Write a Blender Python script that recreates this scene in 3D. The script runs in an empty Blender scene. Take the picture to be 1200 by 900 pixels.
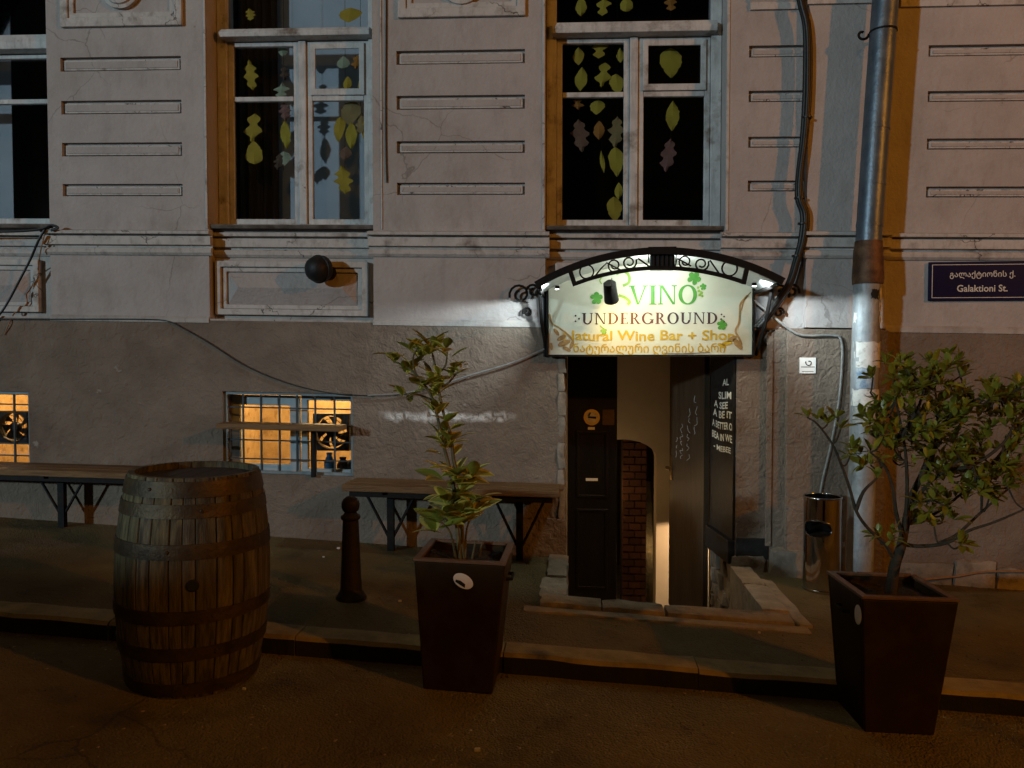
import bpy, bmesh, math, random
from mathutils import Vector, Matrix, noise
random.seed(7)
R = math.radians
scene = bpy.context.scene
col = scene.collection

# ------------------------------------------------------------------ camera
FPX, CX, CY = 900.0, 600.0, 450.0            # focal length and centre in photo pixels (1200 x 900)
YAW, PIT = R(4.68), R(1.84)
CAM = Vector((0, -5.58, 1.40))
cam_d = bpy.data.cameras.new('camera')
cam_d.sensor_width = 36.0
cam_d.lens = 36.0*FPX/1200.0
cam_d.clip_start = 0.05
cam_d.clip_end = 500
cam = bpy.data.objects.new('camera', cam_d)
col.objects.link(cam)
cam.location = CAM
cam.rotation_euler = (R(90)-PIT, 0, YAW)
scene.camera = cam

# ------------------------------------------------------------------ night sky
world = bpy.data.worlds.new('World')
scene.world = world
world.use_nodes = True
wn = world.node_tree.nodes
sky = wn.new('ShaderNodeTexSky')
sky.sky_type = 'NISHITA'
sky.sun_disc = False
sky.sun_elevation = R(3)
sky.sun_rotation = R(130)
bg = wn['Background']
bg.inputs['Strength'].default_value = 0.0025
world.node_tree.links.new(sky.outputs['Color'], bg.inputs['Color'])

# ------------------------------------------------------------------ street lamps (out of frame, either side)
def lamp(name, kind, loc, power, colour, radius=0.12, aim=None, cone=None, blend=0.3):
    d = bpy.data.lights.new(name, kind)
    d.energy = power
    d.color = colour
    d.shadow_soft_size = radius
    o = bpy.data.objects.new(name, d)
    col.objects.link(o)
    o.location = loc
    if aim is not None:
        o.rotation_euler = (Vector(aim)-Vector(loc)).to_track_quat('-Z', 'Y').to_euler()
    if kind == 'SPOT':
        d.spot_size = cone
        d.spot_blend = blend
    return o
lamp('sodium_street_lamp', 'POINT', (9.4, -7.6, 5.4), 1450, (1.0, 0.34, 0.02), 0.08)
lamp('far_street_lamp', 'POINT', (-1.6, -10.2, 7.6), 215, (1.0, 0.50, 0.12), 0.14)
lamp('cool_street_lamp', 'POINT', (-20.0, -25.0, 6.6), 14300, (0.67, 0.90, 1.0), 0.45)

scene.view_settings.view_transform = 'Standard'
scene.view_settings.look = 'None'
scene.view_settings.exposure = 0
scene.view_settings.gamma = 1
scene.render.resolution_x, scene.render.resolution_y = 1024, 768
scene.cycles.max_bounces = 4
scene.cycles.diffuse_bounces = 2
scene.cycles.glossy_bounces = 3
scene.cycles.transparent_max_bounces = 8

# ------------------------------------------------------------------ layout helpers
_f = Vector((-math.sin(YAW)*math.cos(PIT), math.cos(YAW)*math.cos(PIT), -math.sin(PIT)))
_r = Vector((math.cos(YAW), math.sin(YAW), 0))
_u = _r.cross(_f)
def ray(px, py): return _f + _r*((px-CX)/FPX) - _u*((py-CY)/FPX)
def at(px, py, Y=0.0):
    """world point at depth plane Y that the photo shows at pixel (px, py)"""
    d = ray(px, py)
    return CAM + d*((Y-CAM.y)/d.y)
SH = 0.0172                                    # the courses of the facade fall this much to the right
def F(px, py, Y=0.0):
    p = at(px, py, Y)
    return p.x, p.z + SH*p.x
def fx(px, py=300, Y=0.0): return at(px, py, Y).x
def gz(X):
    X = max(-8.0, min(8.0, X))
    return -0.0505*X - 0.045
KERB = 0.09
def gnd(px, py, off=0.0):
    d = ray(px, py)
    t = (-0.045+off-CAM.z)/(d.z+0.0505*d.x)
    return CAM + d*t

# ------------------------------------------------------------------ mesh builder
class MB:
    def __init__(s): s.v = []; s.f = []
    def add(s, vs, fs):
        n = len(s.v)
        s.v += [Vector(p) for p in vs]
        s.f += [[i+n for i in q] for q in fs]
        return s
    def box(s, x0, x1, y0, y1, z0, z1):
        return s.add([(x0,y0,z0),(x1,y0,z0),(x1,y1,z0),(x0,y1,z0),(x0,y0,z1),(x1,y0,z1),(x1,y1,z1),(x0,y1,z1)],
                     [(0,3,2,1),(4,5,6,7),(0,1,5,4),(1,2,6,5),(2,3,7,6),(3,0,4,7)])
    def hexa(s, bot, top):
        return s.add(list(bot)+list(top), [(0,3,2,1),(4,5,6,7),(0,1,5,4),(1,2,6,5),(2,3,7,6),(3,0,4,7)])
    def prism(s, poly, y0, y1):
        """poly of (x, z), counter-clockwise seen from the street; extruded y0 (front) to y1"""
        n = len(poly)
        vs = [(x, y0, z) for x, z in poly] + [(x, y1, z) for x, z in poly]
        fs = [list(range(n)), list(range(2*n-1, n-1, -1))]
        fs += [(i, i+n, (i+1) % n+n, (i+1) % n) for i in range(n)]
        return s.add(vs, fs)
    def xprism(s, prof, x0, x1):
        """profile of (y, z) extruded along x"""
        n = len(prof)
        vs = [(x0, y, z) for y, z in prof] + [(x1, y, z) for y, z in prof]
        fs = [list(range(n)), list(range(2*n-1, n-1, -1))]
        fs += [(i, i+n, (i+1) % n+n, (i+1) % n) for i in range(n)]
        return s.add(vs, fs)
    def tube(s, path, r, seg=8, closed=False, flat=None):
        path = [Vector(p) for p in path]
        n = len(path)
        rs = r if isinstance(r, (list, tuple)) else [r]*n
        rings = []
        prev = None
        for i, p in enumerate(path):
            if closed: t = path[(i+1) % n]-path[i-1]
            else: t = path[min(i+1, n-1)]-path[max(i-1, 0)]
            t.normalize()
            if prev is None:
                a = Vector((0, 0, 1)) if abs(t.z) < 0.9 else Vector((0, 1, 0))
            else: a = prev
            b = t.cross(a)
            if b.length < 1e-6: b = t.orthogonal()
            b.normalize(); a = b.cross(t).normalized(); prev = a
            rings.append([p + a*(math.cos(2*math.pi*k/seg)*rs[i]) + b*(math.sin(2*math.pi*k/seg)*rs[i]*(flat or 1)) for k in range(seg)])
        vs = [q for ring in rings for q in ring]
        fs = []
        m = n if closed else n-1
        for i in range(m):
            j = (i+1) % n
            for k in range(seg):
                l = (k+1) % seg
                fs.append((i*seg+k, i*seg+l, j*seg+l, j*seg+k))
        if not closed:
            fs.append(list(range(seg-1, -1, -1)))
            fs.append([(n-1)*seg+k for k in range(seg)])
        return s.add(vs, fs)
    def lathe(s, prof, c, seg=24, axis='z', cap=True):
        """prof of (radius, height)"""
        c = Vector(c); vs = []; fs = []
        for r, h in prof:
            for k in range(seg):
                a = 2*math.pi*k/seg
                if axis == 'z': vs.append(c+Vector((r*math.cos(a), r*math.sin(a), h)))
                elif axis == 'y': vs.append(c+Vector((r*math.cos(a), -h, r*math.sin(a))))
        n = len(prof)
        for i in range(n-1):
            for k in range(seg):
                l = (k+1) % seg
                fs.append((i*seg+k, i*seg+l, (i+1)*seg+l, (i+1)*seg+k))
        if cap:
            fs.append(list(range(seg-1, -1, -1)))
            fs.append([(n-1)*seg+k for k in range(seg)])
        return s.add(vs, fs)
    def rock(s, x0, x1, y0, y1, z0, z1, j=0.012, n=3, seed=0):
        b = bmesh.new()
        bmesh.ops.create_cube(b, size=1)
        bmesh.ops.subdivide_edges(b, edges=b.edges[:], cuts=n, use_grid_fill=True)
        for v in b.verts:
            p = v.co
            e = sum(abs(c) > 0.49 for c in p)
            k = 1-0.018*(e-1) if e > 1 else 1
            q = Vector(((x0+x1)/2+p.x*k*(x1-x0), (y0+y1)/2+p.y*k*(y1-y0), (z0+z1)/2+p.z*k*(z1-z0)))
            v.co = q + Vector(noise.noise_vector(q*9+Vector((seed*3.1, seed, 0))))*j*1.6 + Vector(noise.noise_vector(q*28+Vector((seed, 0, 0))))*j*0.7
        b.verts.index_update()
        s.add([v.co.copy() for v in b.verts], [[v.index for v in f.verts] for f in b.faces])
        b.free()
        return s
    def wall(s, x0, x1, z0, z1, holes, y0, y1):
        xs = sorted({x0, x1, *[h[0] for h in holes if x0 < h[0] < x1], *[h[1] for h in holes if x0 < h[1] < x1]})
        zs = sorted({z0, z1, *[h[2] for h in holes if z0 < h[2] < z1], *[h[3] for h in holes if z0 < h[3] < z1]})
        nx, nz = len(xs), len(zs)
        def inside(i, k):
            if not (0 <= i < nx-1 and 0 <= k < nz-1): return False
            cx, cz = (xs[i]+xs[i+1])/2, (zs[k]+zs[k+1])/2
            return not any(h[0] < cx < h[1] and h[2] < cz < h[3] for h in holes)
        vs = [(x, y, z) for y in (y0, y1) for z in zs for x in xs]
        ix = lambda y, i, k: y*nx*nz + k*nx + i
        fs = []
        for i in range(nx-1):
            for k in range(nz-1):
                if not inside(i, k): continue
                fs.append((ix(0,i,k), ix(0,i+1,k), ix(0,i+1,k+1), ix(0,i,k+1)))
                fs.append((ix(1,i,k), ix(1,i,k+1), ix(1,i+1,k+1), ix(1,i+1,k)))
                if not inside(i-1, k): fs.append((ix(0,i,k), ix(0,i,k+1), ix(1,i,k+1), ix(1,i,k)))
                if not inside(i+1, k): fs.append((ix(0,i+1,k), ix(1,i+1,k), ix(1,i+1,k+1), ix(0,i+1,k+1)))
                if not inside(i, k-1): fs.append((ix(0,i,k), ix(1,i,k), ix(1,i+1,k), ix(0,i+1,k)))
                if not inside(i, k+1): fs.append((ix(0,i,k+1), ix(0,i+1,k+1), ix(1,i+1,k+1), ix(1,i,k+1)))
        return s.add(vs, fs)
    def build(s, name, mat, parent=None, shear=False, smooth=False, bevel=0, origin=None):
        vs = [v.copy() for v in s.v]
        if shear:
            for v in vs: v.z -= SH*v.x
        base = parent_world(parent) if parent else (Vector(origin) if origin is not None else Vector((0, 0, 0)))
        me = bpy.data.meshes.new(name)
        me.from_pydata([v-base for v in vs], [], s.f)
        used = set(i for q in s.f for i in q)
        if len(used) < len(vs):
            b = bmesh.new(); b.from_mesh(me)
            bmesh.ops.delete(b, geom=[v for v in b.verts if not v.link_faces], context='VERTS')
            b.to_mesh(me); b.free()
        me.materials.append(mat)
        if smooth:
            for p in me.polygons: p.use_smooth = True
        me.update()
        o = bpy.data.objects.new(name, me)
        col.objects.link(o)
        if parent: o.parent = parent
        else: o.location = base
        if bevel:
            m = o.modifiers.new('bevel', 'BEVEL')
            m.width = bevel; m.segments = 2; m.limit_method = 'ANGLE'; m.angle_limit = R(40)
        if smooth and not bevel:
            o.data.set_sharp_from_angle(angle=R(50))
        return o
def parent_world(p):
    b = Vector((0, 0, 0))
    while p:
        b += p.location; p = p.parent
    return b
def tag(o, label=None, cat=None, group=None, kind=None):
    if label: o['label'] = label
    if cat: o['category'] = cat
    if group: o['group'] = group
    if kind: o['kind'] = kind
    return o
def thing(name, loc, label, cat, group=None):
    o = bpy.data.objects.new(name, None)
    o.empty_display_size = 0.1
    col.objects.link(o)
    o.location = loc
    return tag(o, label, cat, group)
def inst(name, me, parent, loc, rot=(0, 0, 0), scale=(1, 1, 1)):
    o = bpy.data.objects.new(name, me)
    col.objects.link(o)
    o.parent = parent
    o.location = Vector(loc)-parent_world(parent)
    o.rotation_euler = rot
    o.scale = scale
    return o

# ------------------------------------------------------------------ materials
def mat(name, c1, c2=None, scale=6, rough=0.8, bump=0.0, bscale=40, metal=0.0, stretch=None, rnd=0.0, spec=0.4, bdist=0.01, c3=None, scale3=1.2, detail=6, rough2=None):
    m = bpy.data.materials.new(name)
    m.use_nodes = True
    nt = m.node_tree; N = nt.nodes; L = nt.links
    b = N['Principled BSDF']
    b.inputs['Roughness'].default_value = rough
    b.inputs['Metallic'].default_value = metal
    b.inputs['Specular IOR Level'].default_value = spec
    tc = N.new('ShaderNodeTexCoord')
    vec = tc.outputs['Object']
    if stretch:
        mp = N.new('ShaderNodeMapping'); mp.inputs['Scale'].default_value = stretch
        L.new(vec, mp.inputs['Vector']); vec = mp.outputs['Vector']
    if rnd:
        oi = N.new('ShaderNodeObjectInfo')
        va = N.new('ShaderNodeVectorMath'); va.operation = 'MULTIPLY_ADD'
        cb = N.new('ShaderNodeCombineXYZ')
        for k in range(3): L.new(oi.outputs['Random'], cb.inputs[k])
        L.new(cb.outputs[0], va.inputs[0]); va.inputs[1].default_value = (37, 19, 53); L.new(vec, va.inputs[2])
        vec = va.outputs[0]
    out = None
    def noise_node(sc, det=detail):
        n = N.new('ShaderNodeTexNoise'); n.inputs['Scale'].default_value = sc; n.inputs['Detail'].default_value = det
        n.inputs['Roughness'].default_value = 0.62
        L.new(vec, n.inputs['Vector']); return n
    def rgba(c): return (c[0], c[1], c[2], 1)
    colour = None
    if c2 is None:
        b.inputs['Base Color'].default_value = rgba(c1)
    else:
        n = noise_node(scale)
        r = N.new('ShaderNodeValToRGB')
        r.color_ramp.elements[0].position = 0.36; r.color_ramp.elements[1].position = 0.66
        r.color_ramp.elements[0].color = rgba(c1); r.color_ramp.elements[1].color = rgba(c2)
        L.new(n.outputs['Fac'], r.inputs['Fac']); colour = r.outputs['Color']
        if c3:
            n3 = noise_node(scale3, 8)
            r3 = N.new('ShaderNodeValToRGB')
            r3.color_ramp.elements[0].position = 0.55; r3.color_ramp.elements[1].position = 0.72
            r3.color_ramp.elements[0].color = (0,0,0,1); r3.color_ramp.elements[1].color = (1,1,1,1)
            L.new(n3.outputs['Fac'], r3.inputs['Fac'])
            mx = N.new('ShaderNodeMix'); mx.data_type = 'RGBA'
            L.new(r3.outputs['Color'], mx.inputs['Factor']); L.new(colour, mx.inputs['A']); mx.inputs['B'].default_value = rgba(c3)
            colour = mx.outputs['Result']
        if rnd:
            hs = N.new('ShaderNodeHueSaturation')
            mr = N.new('ShaderNodeMapRange'); mr.inputs['To Min'].default_value = 1-rnd; mr.inputs['To Max'].default_value = 1+rnd
            L.new(oi.outputs['Random'], mr.inputs['Value']); L.new(mr.outputs['Result'], hs.inputs['Value'])
            L.new(colour, hs.inputs['Color']); colour = hs.outputs['Color']
        L.new(colour, b.inputs['Base Color'])
        if rough2 is not None:
            mr2 = N.new('ShaderNodeMapRange'); mr2.inputs['To Min'].default_value = rough; mr2.inputs['To Max'].default_value = rough2
            L.new(n.outputs['Fac'], mr2.inputs['Value']); L.new(mr2.outputs['Result'], b.inputs['Roughness'])
    if bump:
        nb = noise_node(bscale, 5)
        bp = N.new('ShaderNodeBump'); bp.inputs['Strength'].default_value = bump; bp.inputs['Distance'].default_value = bdist
        L.new(nb.outputs['Fac'], bp.inputs['Height']); L.new(bp.outputs['Normal'], b.inputs['Normal'])
    m['bsdf'] = b.name
    return m
def glass(name, tint=0.85, rough=0.02):
    m = bpy.data.materials.new(name); m.use_nodes = True
    nt = m.node_tree; N = nt.nodes; L = nt.links
    N.remove(N['Principled BSDF'])
    t = N.new('ShaderNodeBsdfTransparent'); t.inputs['Color'].default_value = (tint, tint, tint*1.02, 1)
    g = N.new('ShaderNodeBsdfGlossy'); g.inputs['Roughness'].default_value = rough
    fr = N.new('ShaderNodeFresnel'); fr.inputs['IOR'].default_value = 1.5
    mx = N.new('ShaderNodeMixShader')
    L.new(fr.outputs[0], mx.inputs[0]); L.new(t.outputs[0], mx.inputs[1]); L.new(g.outputs[0], mx.inputs[2])
    L.new(mx.outputs[0], N['Material Output'].inputs['Surface'])
    return m

M_wall = mat('upper_plaster', (0.350, 0.320, 0.308), (0.420, 0.384, 0.370), 2.2, 0.9, 0.55, 34, bdist=0.016, c3=(0.265, 0.235, 0.212), scale3=1.1)
M_band = mat('smooth_plaster', (0.34, 0.315, 0.30), (0.43, 0.40, 0.375), 3.5, 0.88, 0.5, 40, bdist=0.014, c3=(0.24, 0.215, 0.195), scale3=2.2)
M_trim = mat('painted_trim', (0.42, 0.40, 0.38), (0.52, 0.49, 0.47), 5, 0.8, 0.3, 60, c3=(0.20, 0.17, 0.15), scale3=5)
M_frame = mat('weathered_white_paint', (0.40, 0.40, 0.40), (0.55, 0.55, 0.54), 7, 0.6, 0.4, 50, c3=(0.16, 0.13, 0.10), scale3=6)
M_sill = mat('dark_weathered_sill', (0.055, 0.042, 0.032), (0.15, 0.13, 0.115), 10, 0.8, 0.5, 50)
M_glass = glass('window_glass')
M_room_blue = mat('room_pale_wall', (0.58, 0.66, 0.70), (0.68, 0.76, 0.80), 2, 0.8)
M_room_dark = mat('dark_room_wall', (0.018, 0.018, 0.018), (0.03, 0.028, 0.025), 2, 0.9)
M_curtain = mat('brown_curtain', (0.10, 0.075, 0.05), (0.16, 0.12, 0.08), 14, 0.9, stretch=(6, 6, 0.4))
M_black = mat('black_paint', (0.012, 0.012, 0.013), (0.022, 0.021, 0.020), 20, 0.5, 0.2, 60, spec=0.2)
M_iron = mat('black_iron', (0.006, 0.006, 0.006), (0.013, 0.011, 0.010), 30, 0.6, 0.2, 90, spec=0.12)
M_door = mat('black_door_paint', (0.004, 0.004, 0.004), (0.009, 0.008, 0.007), 4, 0.38, 0.35, 30, stretch=(5, 5, 0.7))
M_cable = mat('black_cable_sheath', (0.008, 0.008, 0.008), (0.014, 0.013, 0.012), 30, 0.45)
M_cable_grey = mat('grey_cable_sheath', (0.16, 0.16, 0.155), (0.24, 0.24, 0.23), 30, 0.5)
M_cable_tan = mat('tan_wire_sheath', (0.22, 0.12, 0.06), (0.30, 0.17, 0.09), 30, 0.6)
M_galv = mat('galvanised_pipe', (0.085, 0.11, 0.14), (0.15, 0.18, 0.21), 8, 0.32, 0.3, 22, metal=0.55, c3=(0.09, 0.09, 0.09), scale3=4, rough2=0.5)
M_galv_old = mat('worn_pipe_paint', (0.24, 0.27, 0.29), (0.36, 0.38, 0.39), 10, 0.55, 0.3, 40, metal=0.3, c3=(0.13, 0.11, 0.09), scale3=5)
M_rust = mat('rusty_collar', (0.07, 0.035, 0.018), (0.16, 0.09, 0.05), 14, 0.6, 0.4, 50, metal=0.5)
M_paper = mat('paper_sticker', (0.50, 0.49, 0.46), (0.68, 0.66, 0.62), 20, 0.8, c3=(0.22, 0.19, 0.16), scale3=26)
M_paper_clean = mat('white_paper', (0.72, 0.72, 0.70), (0.80, 0.80, 0.78), 10, 0.8)
M_wood_bench = mat('bench_wood', (0.095, 0.048, 0.016), (0.22, 0.122, 0.044), 5, 0.6, 0.6, 20, stretch=(0.8, 14, 14), rnd=0.2, c3=(0.045, 0.025, 0.010), scale3=5)
M_stave = mat('barrel_oak', (0.030, 0.023, 0.009), (0.120, 0.095, 0.042), 7, 0.75, 0.5, 26, stretch=(7, 7, 0.7), rnd=0.32, c3=(0.020, 0.013, 0.008), scale3=4.5)
M_stave_grey = mat('grey_weathered_oak', (0.032, 0.026, 0.014), (0.150, 0.125, 0.080), 7, 0.8, 0.5, 26, stretch=(7, 7, 0.7), rnd=0.3, c3=(0.022, 0.015, 0.010), scale3=4.5)
M_hoop = mat('rusty_barrel_hoop', (0.038, 0.029, 0.018), (0.085, 0.056, 0.026), 9, 0.52, 0.4, 50, metal=0.55, c3=(0.025, 0.016, 0.010), scale3=7)
M_head = mat('barrel_head_wood', (0.018, 0.011, 0.006), (0.034, 0.021, 0.011), 6, 0.9, 0.3, 26, stretch=(1, 8, 1))
M_planter = mat('brown_planter_board', (0.020, 0.0125, 0.0050), (0.034, 0.0210, 0.0085), 5, 0.55, 0.15, 26, c3=(0.020, 0.009, 0.004), scale3=3, spec=0.1)
M_rim = mat('planter_rim', (0.10, 0.052, 0.025), (0.15, 0.080, 0.040), 12, 0.5, 0.2, 60)
M_soil = mat('dark_potting_soil', (0.012, 0.009, 0.006), (0.035, 0.024, 0.015), 30, 1.0, 1.0, 60, bdist=0.02)
M_bark = mat('shrub_bark', (0.026, 0.018, 0.009), (0.050, 0.035, 0.018), 30, 0.85, 0.5, 80)
M_stem = mat('green_brown_stem', (0.07, 0.06, 0.022), (0.12, 0.10, 0.04), 30, 0.7)
M_kerb = mat('kerb_stone', (0.20, 0.155, 0.070), (0.31, 0.245, 0.115), 8, 0.85, 0.5, 60, rnd=0.12, c3=(0.07, 0.06, 0.048), scale3=3)
M_kerb_face = mat('dark_kerb_face', (0.008, 0.0065, 0.005), (0.016, 0.013, 0.009), 8, 0.95, 0.5, 60)  # near-black tone for the road side of each kerb stone
M_border = mat('sandy_border_stone', (0.22, 0.185, 0.14), (0.34, 0.285, 0.215), 7, 0.85, 0.6, 45, rnd=0.12, c3=(0.13, 0.105, 0.078), scale3=6)
M_stone = mat('rough_foundation_stone', (0.17, 0.145, 0.115), (0.28, 0.24, 0.195), 9, 0.9, 0.8, 40, rnd=0.2, c3=(0.09, 0.075, 0.06), scale3=7)
M_cream = mat('cream_interior_plaster', (0.42, 0.35, 0.26), (0.50, 0.42, 0.32), 3, 0.85, 0.15, 30)
M_brick = mat('dark_red_brick', (0.085, 0.032, 0.017), (0.15, 0.062, 0.032), 18, 0.85, 0.4, 50, rnd=0.3)
M_mortar = mat('dark_mortar', (0.05, 0.036, 0.026), (0.075, 0.055, 0.04), 20, 0.95)
M_steel = mat('polished_steel', (0.50, 0.50, 0.50), (0.60, 0.60, 0.59), 5, 0.05, 0.06, 5, metal=1.0, rough2=0.13, bdist=0.02)
M_dark = mat('dark_hollow', (0.006, 0.006, 0.006))
M_bollard = mat('dark_bollard_iron', (0.014, 0.010, 0.006), (0.024, 0.017, 0.010), 20, 0.55, 0.25, 60, spec=0.2)
M_sign = mat('cream_sign_board', (0.44, 0.44, 0.36), (0.52, 0.51, 0.42), 3, 0.55, c3=(0.40, 0.385, 0.29), scale3=2.5)
M_green = mat('green_sign_paint', (0.04, 0.19, 0.02), (0.07, 0.26, 0.03), 12, 0.6)
M_green2 = mat('light_green_sign_paint', (0.14, 0.28, 0.03), (0.22, 0.34, 0.05), 12, 0.6)
M_plum = mat('dark_plum_sign_paint', (0.030, 0.011, 0.016), (0.045, 0.017, 0.020), 12, 0.6)
M_wine = mat('wine_red_sign_paint', (0.10, 0.022, 0.016), (0.13, 0.034, 0.024), 12, 0.6)
M_ochre = mat('ochre_sign_paint', (0.36, 0.21, 0.008), (0.46, 0.30, 0.015), 30, 0.6)
M_tan = mat('tan_brown_sign_paint', (0.22, 0.12, 0.035), (0.34, 0.21, 0.08), 25, 0.6)
M_navy = mat('navy_enamel', (0.0012, 0.0045, 0.030), (0.002, 0.007, 0.042), 5, 0.4, spec=0.12)
M_letter = mat('pale_sign_lettering', (0.55, 0.53, 0.48), (0.62, 0.60, 0.55), 20, 0.6)
M_chalk = mat('chalk_mark', (0.30, 0.27, 0.24), (0.42, 0.39, 0.35), 50, 0.9)
M_white_paint = mat('white_hand_lettering', (0.75, 0.70, 0.58), (0.85, 0.80, 0.66), 40, 0.8)
M_bluegrey = mat('blue_grey_metal', (0.13, 0.17, 0.19), (0.20, 0.245, 0.27), 20, 0.5, 0.2, 60)
M_bluegrey_dark = mat('dark_grille_iron', (0.035, 0.048, 0.055), (0.06, 0.075, 0.085), 20, 0.6, 0.2, 60, spec=0.15)
M_sash = mat('pale_blue_sash', (0.30, 0.36, 0.39), (0.38, 0.44, 0.47), 9, 0.6, 0.2, 40)
M_amber = mat('amber_room_wall', (0.52, 0.36, 0.17), (0.72, 0.53, 0.27), 9, 0.9, 0.5, 20, c3=(0.30, 0.17, 0.06), scale3=11)
M_brass = mat('worn_brass', (0.45, 0.33, 0.16), (0.6, 0.45, 0.24), 20, 0.3, metal=1.0)
M_yellow = mat('yellow_sticker', (0.62, 0.44, 0.10), (0.70, 0.52, 0.14), 20, 0.7)
M_bluejar = mat('blue_glazed_jar', (0.02, 0.10, 0.22), (0.03, 0.14, 0.28), 10, 0.25)
M_litter = mat('pale_litter', (0.5, 0.48, 0.44), (0.6, 0.58, 0.54), 10, 0.8)
M_roof_under = mat('pale_canopy_sheet', (0.40, 0.42, 0.42), (0.50, 0.52, 0.52), 6, 0.6)

# rough stucco plinth with one pale smear of old paint
def plinth_mat():
    m = mat('rough_stucco_plinth', (0.146, 0.112, 0.086), (0.200, 0.154, 0.119), 3.0, 0.92, 0, c3=(0.120, 0.086, 0.066), scale3=1.3)
    nt = m.node_tree; N = nt.nodes; L = nt.links
    b = N['Principled BSDF']
    tc = N.new('ShaderNodeTexCoord')
    n1 = N.new('ShaderNodeTexNoise'); n1.inputs['Scale'].default_value = 16; n1.inputs['Detail'].default_value = 4; n1.inputs['Distortion'].default_value = 0.9
    n2 = N.new('ShaderNodeTexNoise'); n2.inputs['Scale'].default_value = 70; n2.inputs['Detail'].default_value = 4
    for n in (n1, n2): L.new(tc.outputs['Object'], n.inputs['Vector'])
    ad = N.new('ShaderNodeMath'); ad.operation = 'MULTIPLY_ADD'
    L.new(n2.outputs['Fac'], ad.inputs[0]); ad.inputs[1].default_value = 0.35; L.new(n1.outputs['Fac'], ad.inputs[2])
    bp = N.new('ShaderNodeBump'); bp.inputs['Strength'].default_value = 0.8; bp.inputs['Distance'].default_value = 0.024
    L.new(ad.outputs[0], bp.inputs['Height']); L.new(bp.outputs['Normal'], b.inputs['Normal'])
    # smear: a wavy horizontal band of dried pale paint
    x0, z0 = at(442, 484, -0.012).x, at(520, 482, -0.012).z
    x1 = at(608, 484, -0.012).x
    sp = N.new('ShaderNodeSeparateXYZ'); L.new(tc.outputs['Object'], sp.inputs[0])
    n3 = N.new('ShaderNodeTexNoise'); n3.inputs['Scale'].default_value = 5; n3.inputs['Detail'].default_value = 6
    L.new(tc.outputs['Object'], n3.inputs['Vector'])
    def mth(op, a, bb):
        q = N.new('ShaderNodeMath'); q.operation = op
        for i, w in enumerate((a, bb)):
            if w is None: continue
            if isinstance(w, (int, float)): q.inputs[i].default_value = w
            else: L.new(w, q.inputs[i])
        return q.outputs[0]
    dz = mth('SUBTRACT', sp.outputs['Z'], z0)
    wob = mth('MULTIPLY', mth('SUBTRACT', n3.outputs['Fac'], 0.5), 0.16)
    dz = mth('ABSOLUTE', mth('ADD', dz, wob), None)
    dx = mth('ABSOLUTE', mth('SUBTRACT', sp.outputs['X'], (x0+x1)/2), None)
    mz = N.new('ShaderNodeMapRange'); L.new(dz, mz.inputs['Value']); mz.inputs['From Min'].default_value = 0.045; mz.inputs['From Max'].default_value = 0.012
    mxr = N.new('ShaderNodeMapRange'); L.new(dx, mxr.inputs['Value']); mxr.inputs['From Min'].default_value = (x1-x0)/2; mxr.inputs['From Max'].default_value = (x1-x0)/2-0.12
    n4 = N.new('ShaderNodeMapRange'); L.new(n1.outputs['Fac'], n4.inputs['Value']); n4.inputs['From Min'].default_value = 0.36; n4.inputs['From Max'].default_value = 0.55
    fac = mth('MULTIPLY', mth('MULTIPLY', mz.outputs[0], mxr.outputs[0]), mth('MULTIPLY', n4.outputs[0], 1.0))
    old = b.inputs['Base Color'].links[0].from_socket
    mx = N.new('ShaderNodeMix'); mx.data_type = 'RGBA'
    L.new(fac, mx.inputs['Factor']); L.new(old, mx.inputs['A']); mx.inputs['B'].default_value = (0.55, 0.53, 0.51, 1)
    L.new(mx.outputs['Result'], b.inputs['Base Color'])
    return m
def add_streaks(m, sc, amt, tint):
    nt = m.node_tree; N = nt.nodes; L = nt.links; b = N['Principled BSDF']
    tc = N.new('ShaderNodeTexCoord'); mp_ = N.new('ShaderNodeMapping'); mp_.inputs['Scale'].default_value = sc
    L.new(tc.outputs['Object'], mp_.inputs['Vector'])
    n = N.new('ShaderNodeTexNoise'); n.inputs['Scale'].default_value = 1.0; n.inputs['Detail'].default_value = 9; n.inputs['Roughness'].default_value = 0.7
    L.new(mp_.outputs[0], n.inputs['Vector'])
    r = N.new('ShaderNodeValToRGB'); r.color_ramp.elements[0].position = 0.50; r.color_ramp.elements[1].position = 0.75
    r.color_ramp.elements[1].color = (amt, amt, amt, 1)
    L.new(n.outputs['Fac'], r.inputs['Fac'])
    old = b.inputs['Base Color'].links[0].from_socket
    mx = N.new('ShaderNodeMix'); mx.data_type = 'RGBA'; mx.blend_type = 'MULTIPLY'
    L.new(r.outputs['Color'], mx.inputs['Factor']); L.new(old, mx.inputs['A']); mx.inputs['B'].default_value = (*tint, 1)
    L.new(mx.outputs['Result'], b.inputs['Base Color'])
for m_, sc_, am_ in ((M_wall, (7, 7, 2.6), 0.32), (M_band, (10, 10, 2.5), 0.6), (M_trim, (18, 18, 9), 0.8), (M_frame, (26, 26, 3), 0.7), (M_galv_old, (20, 20, 5), 0.9)):
    add_streaks(m_, sc_, am_, (0.42, 0.36, 0.31))
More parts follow.
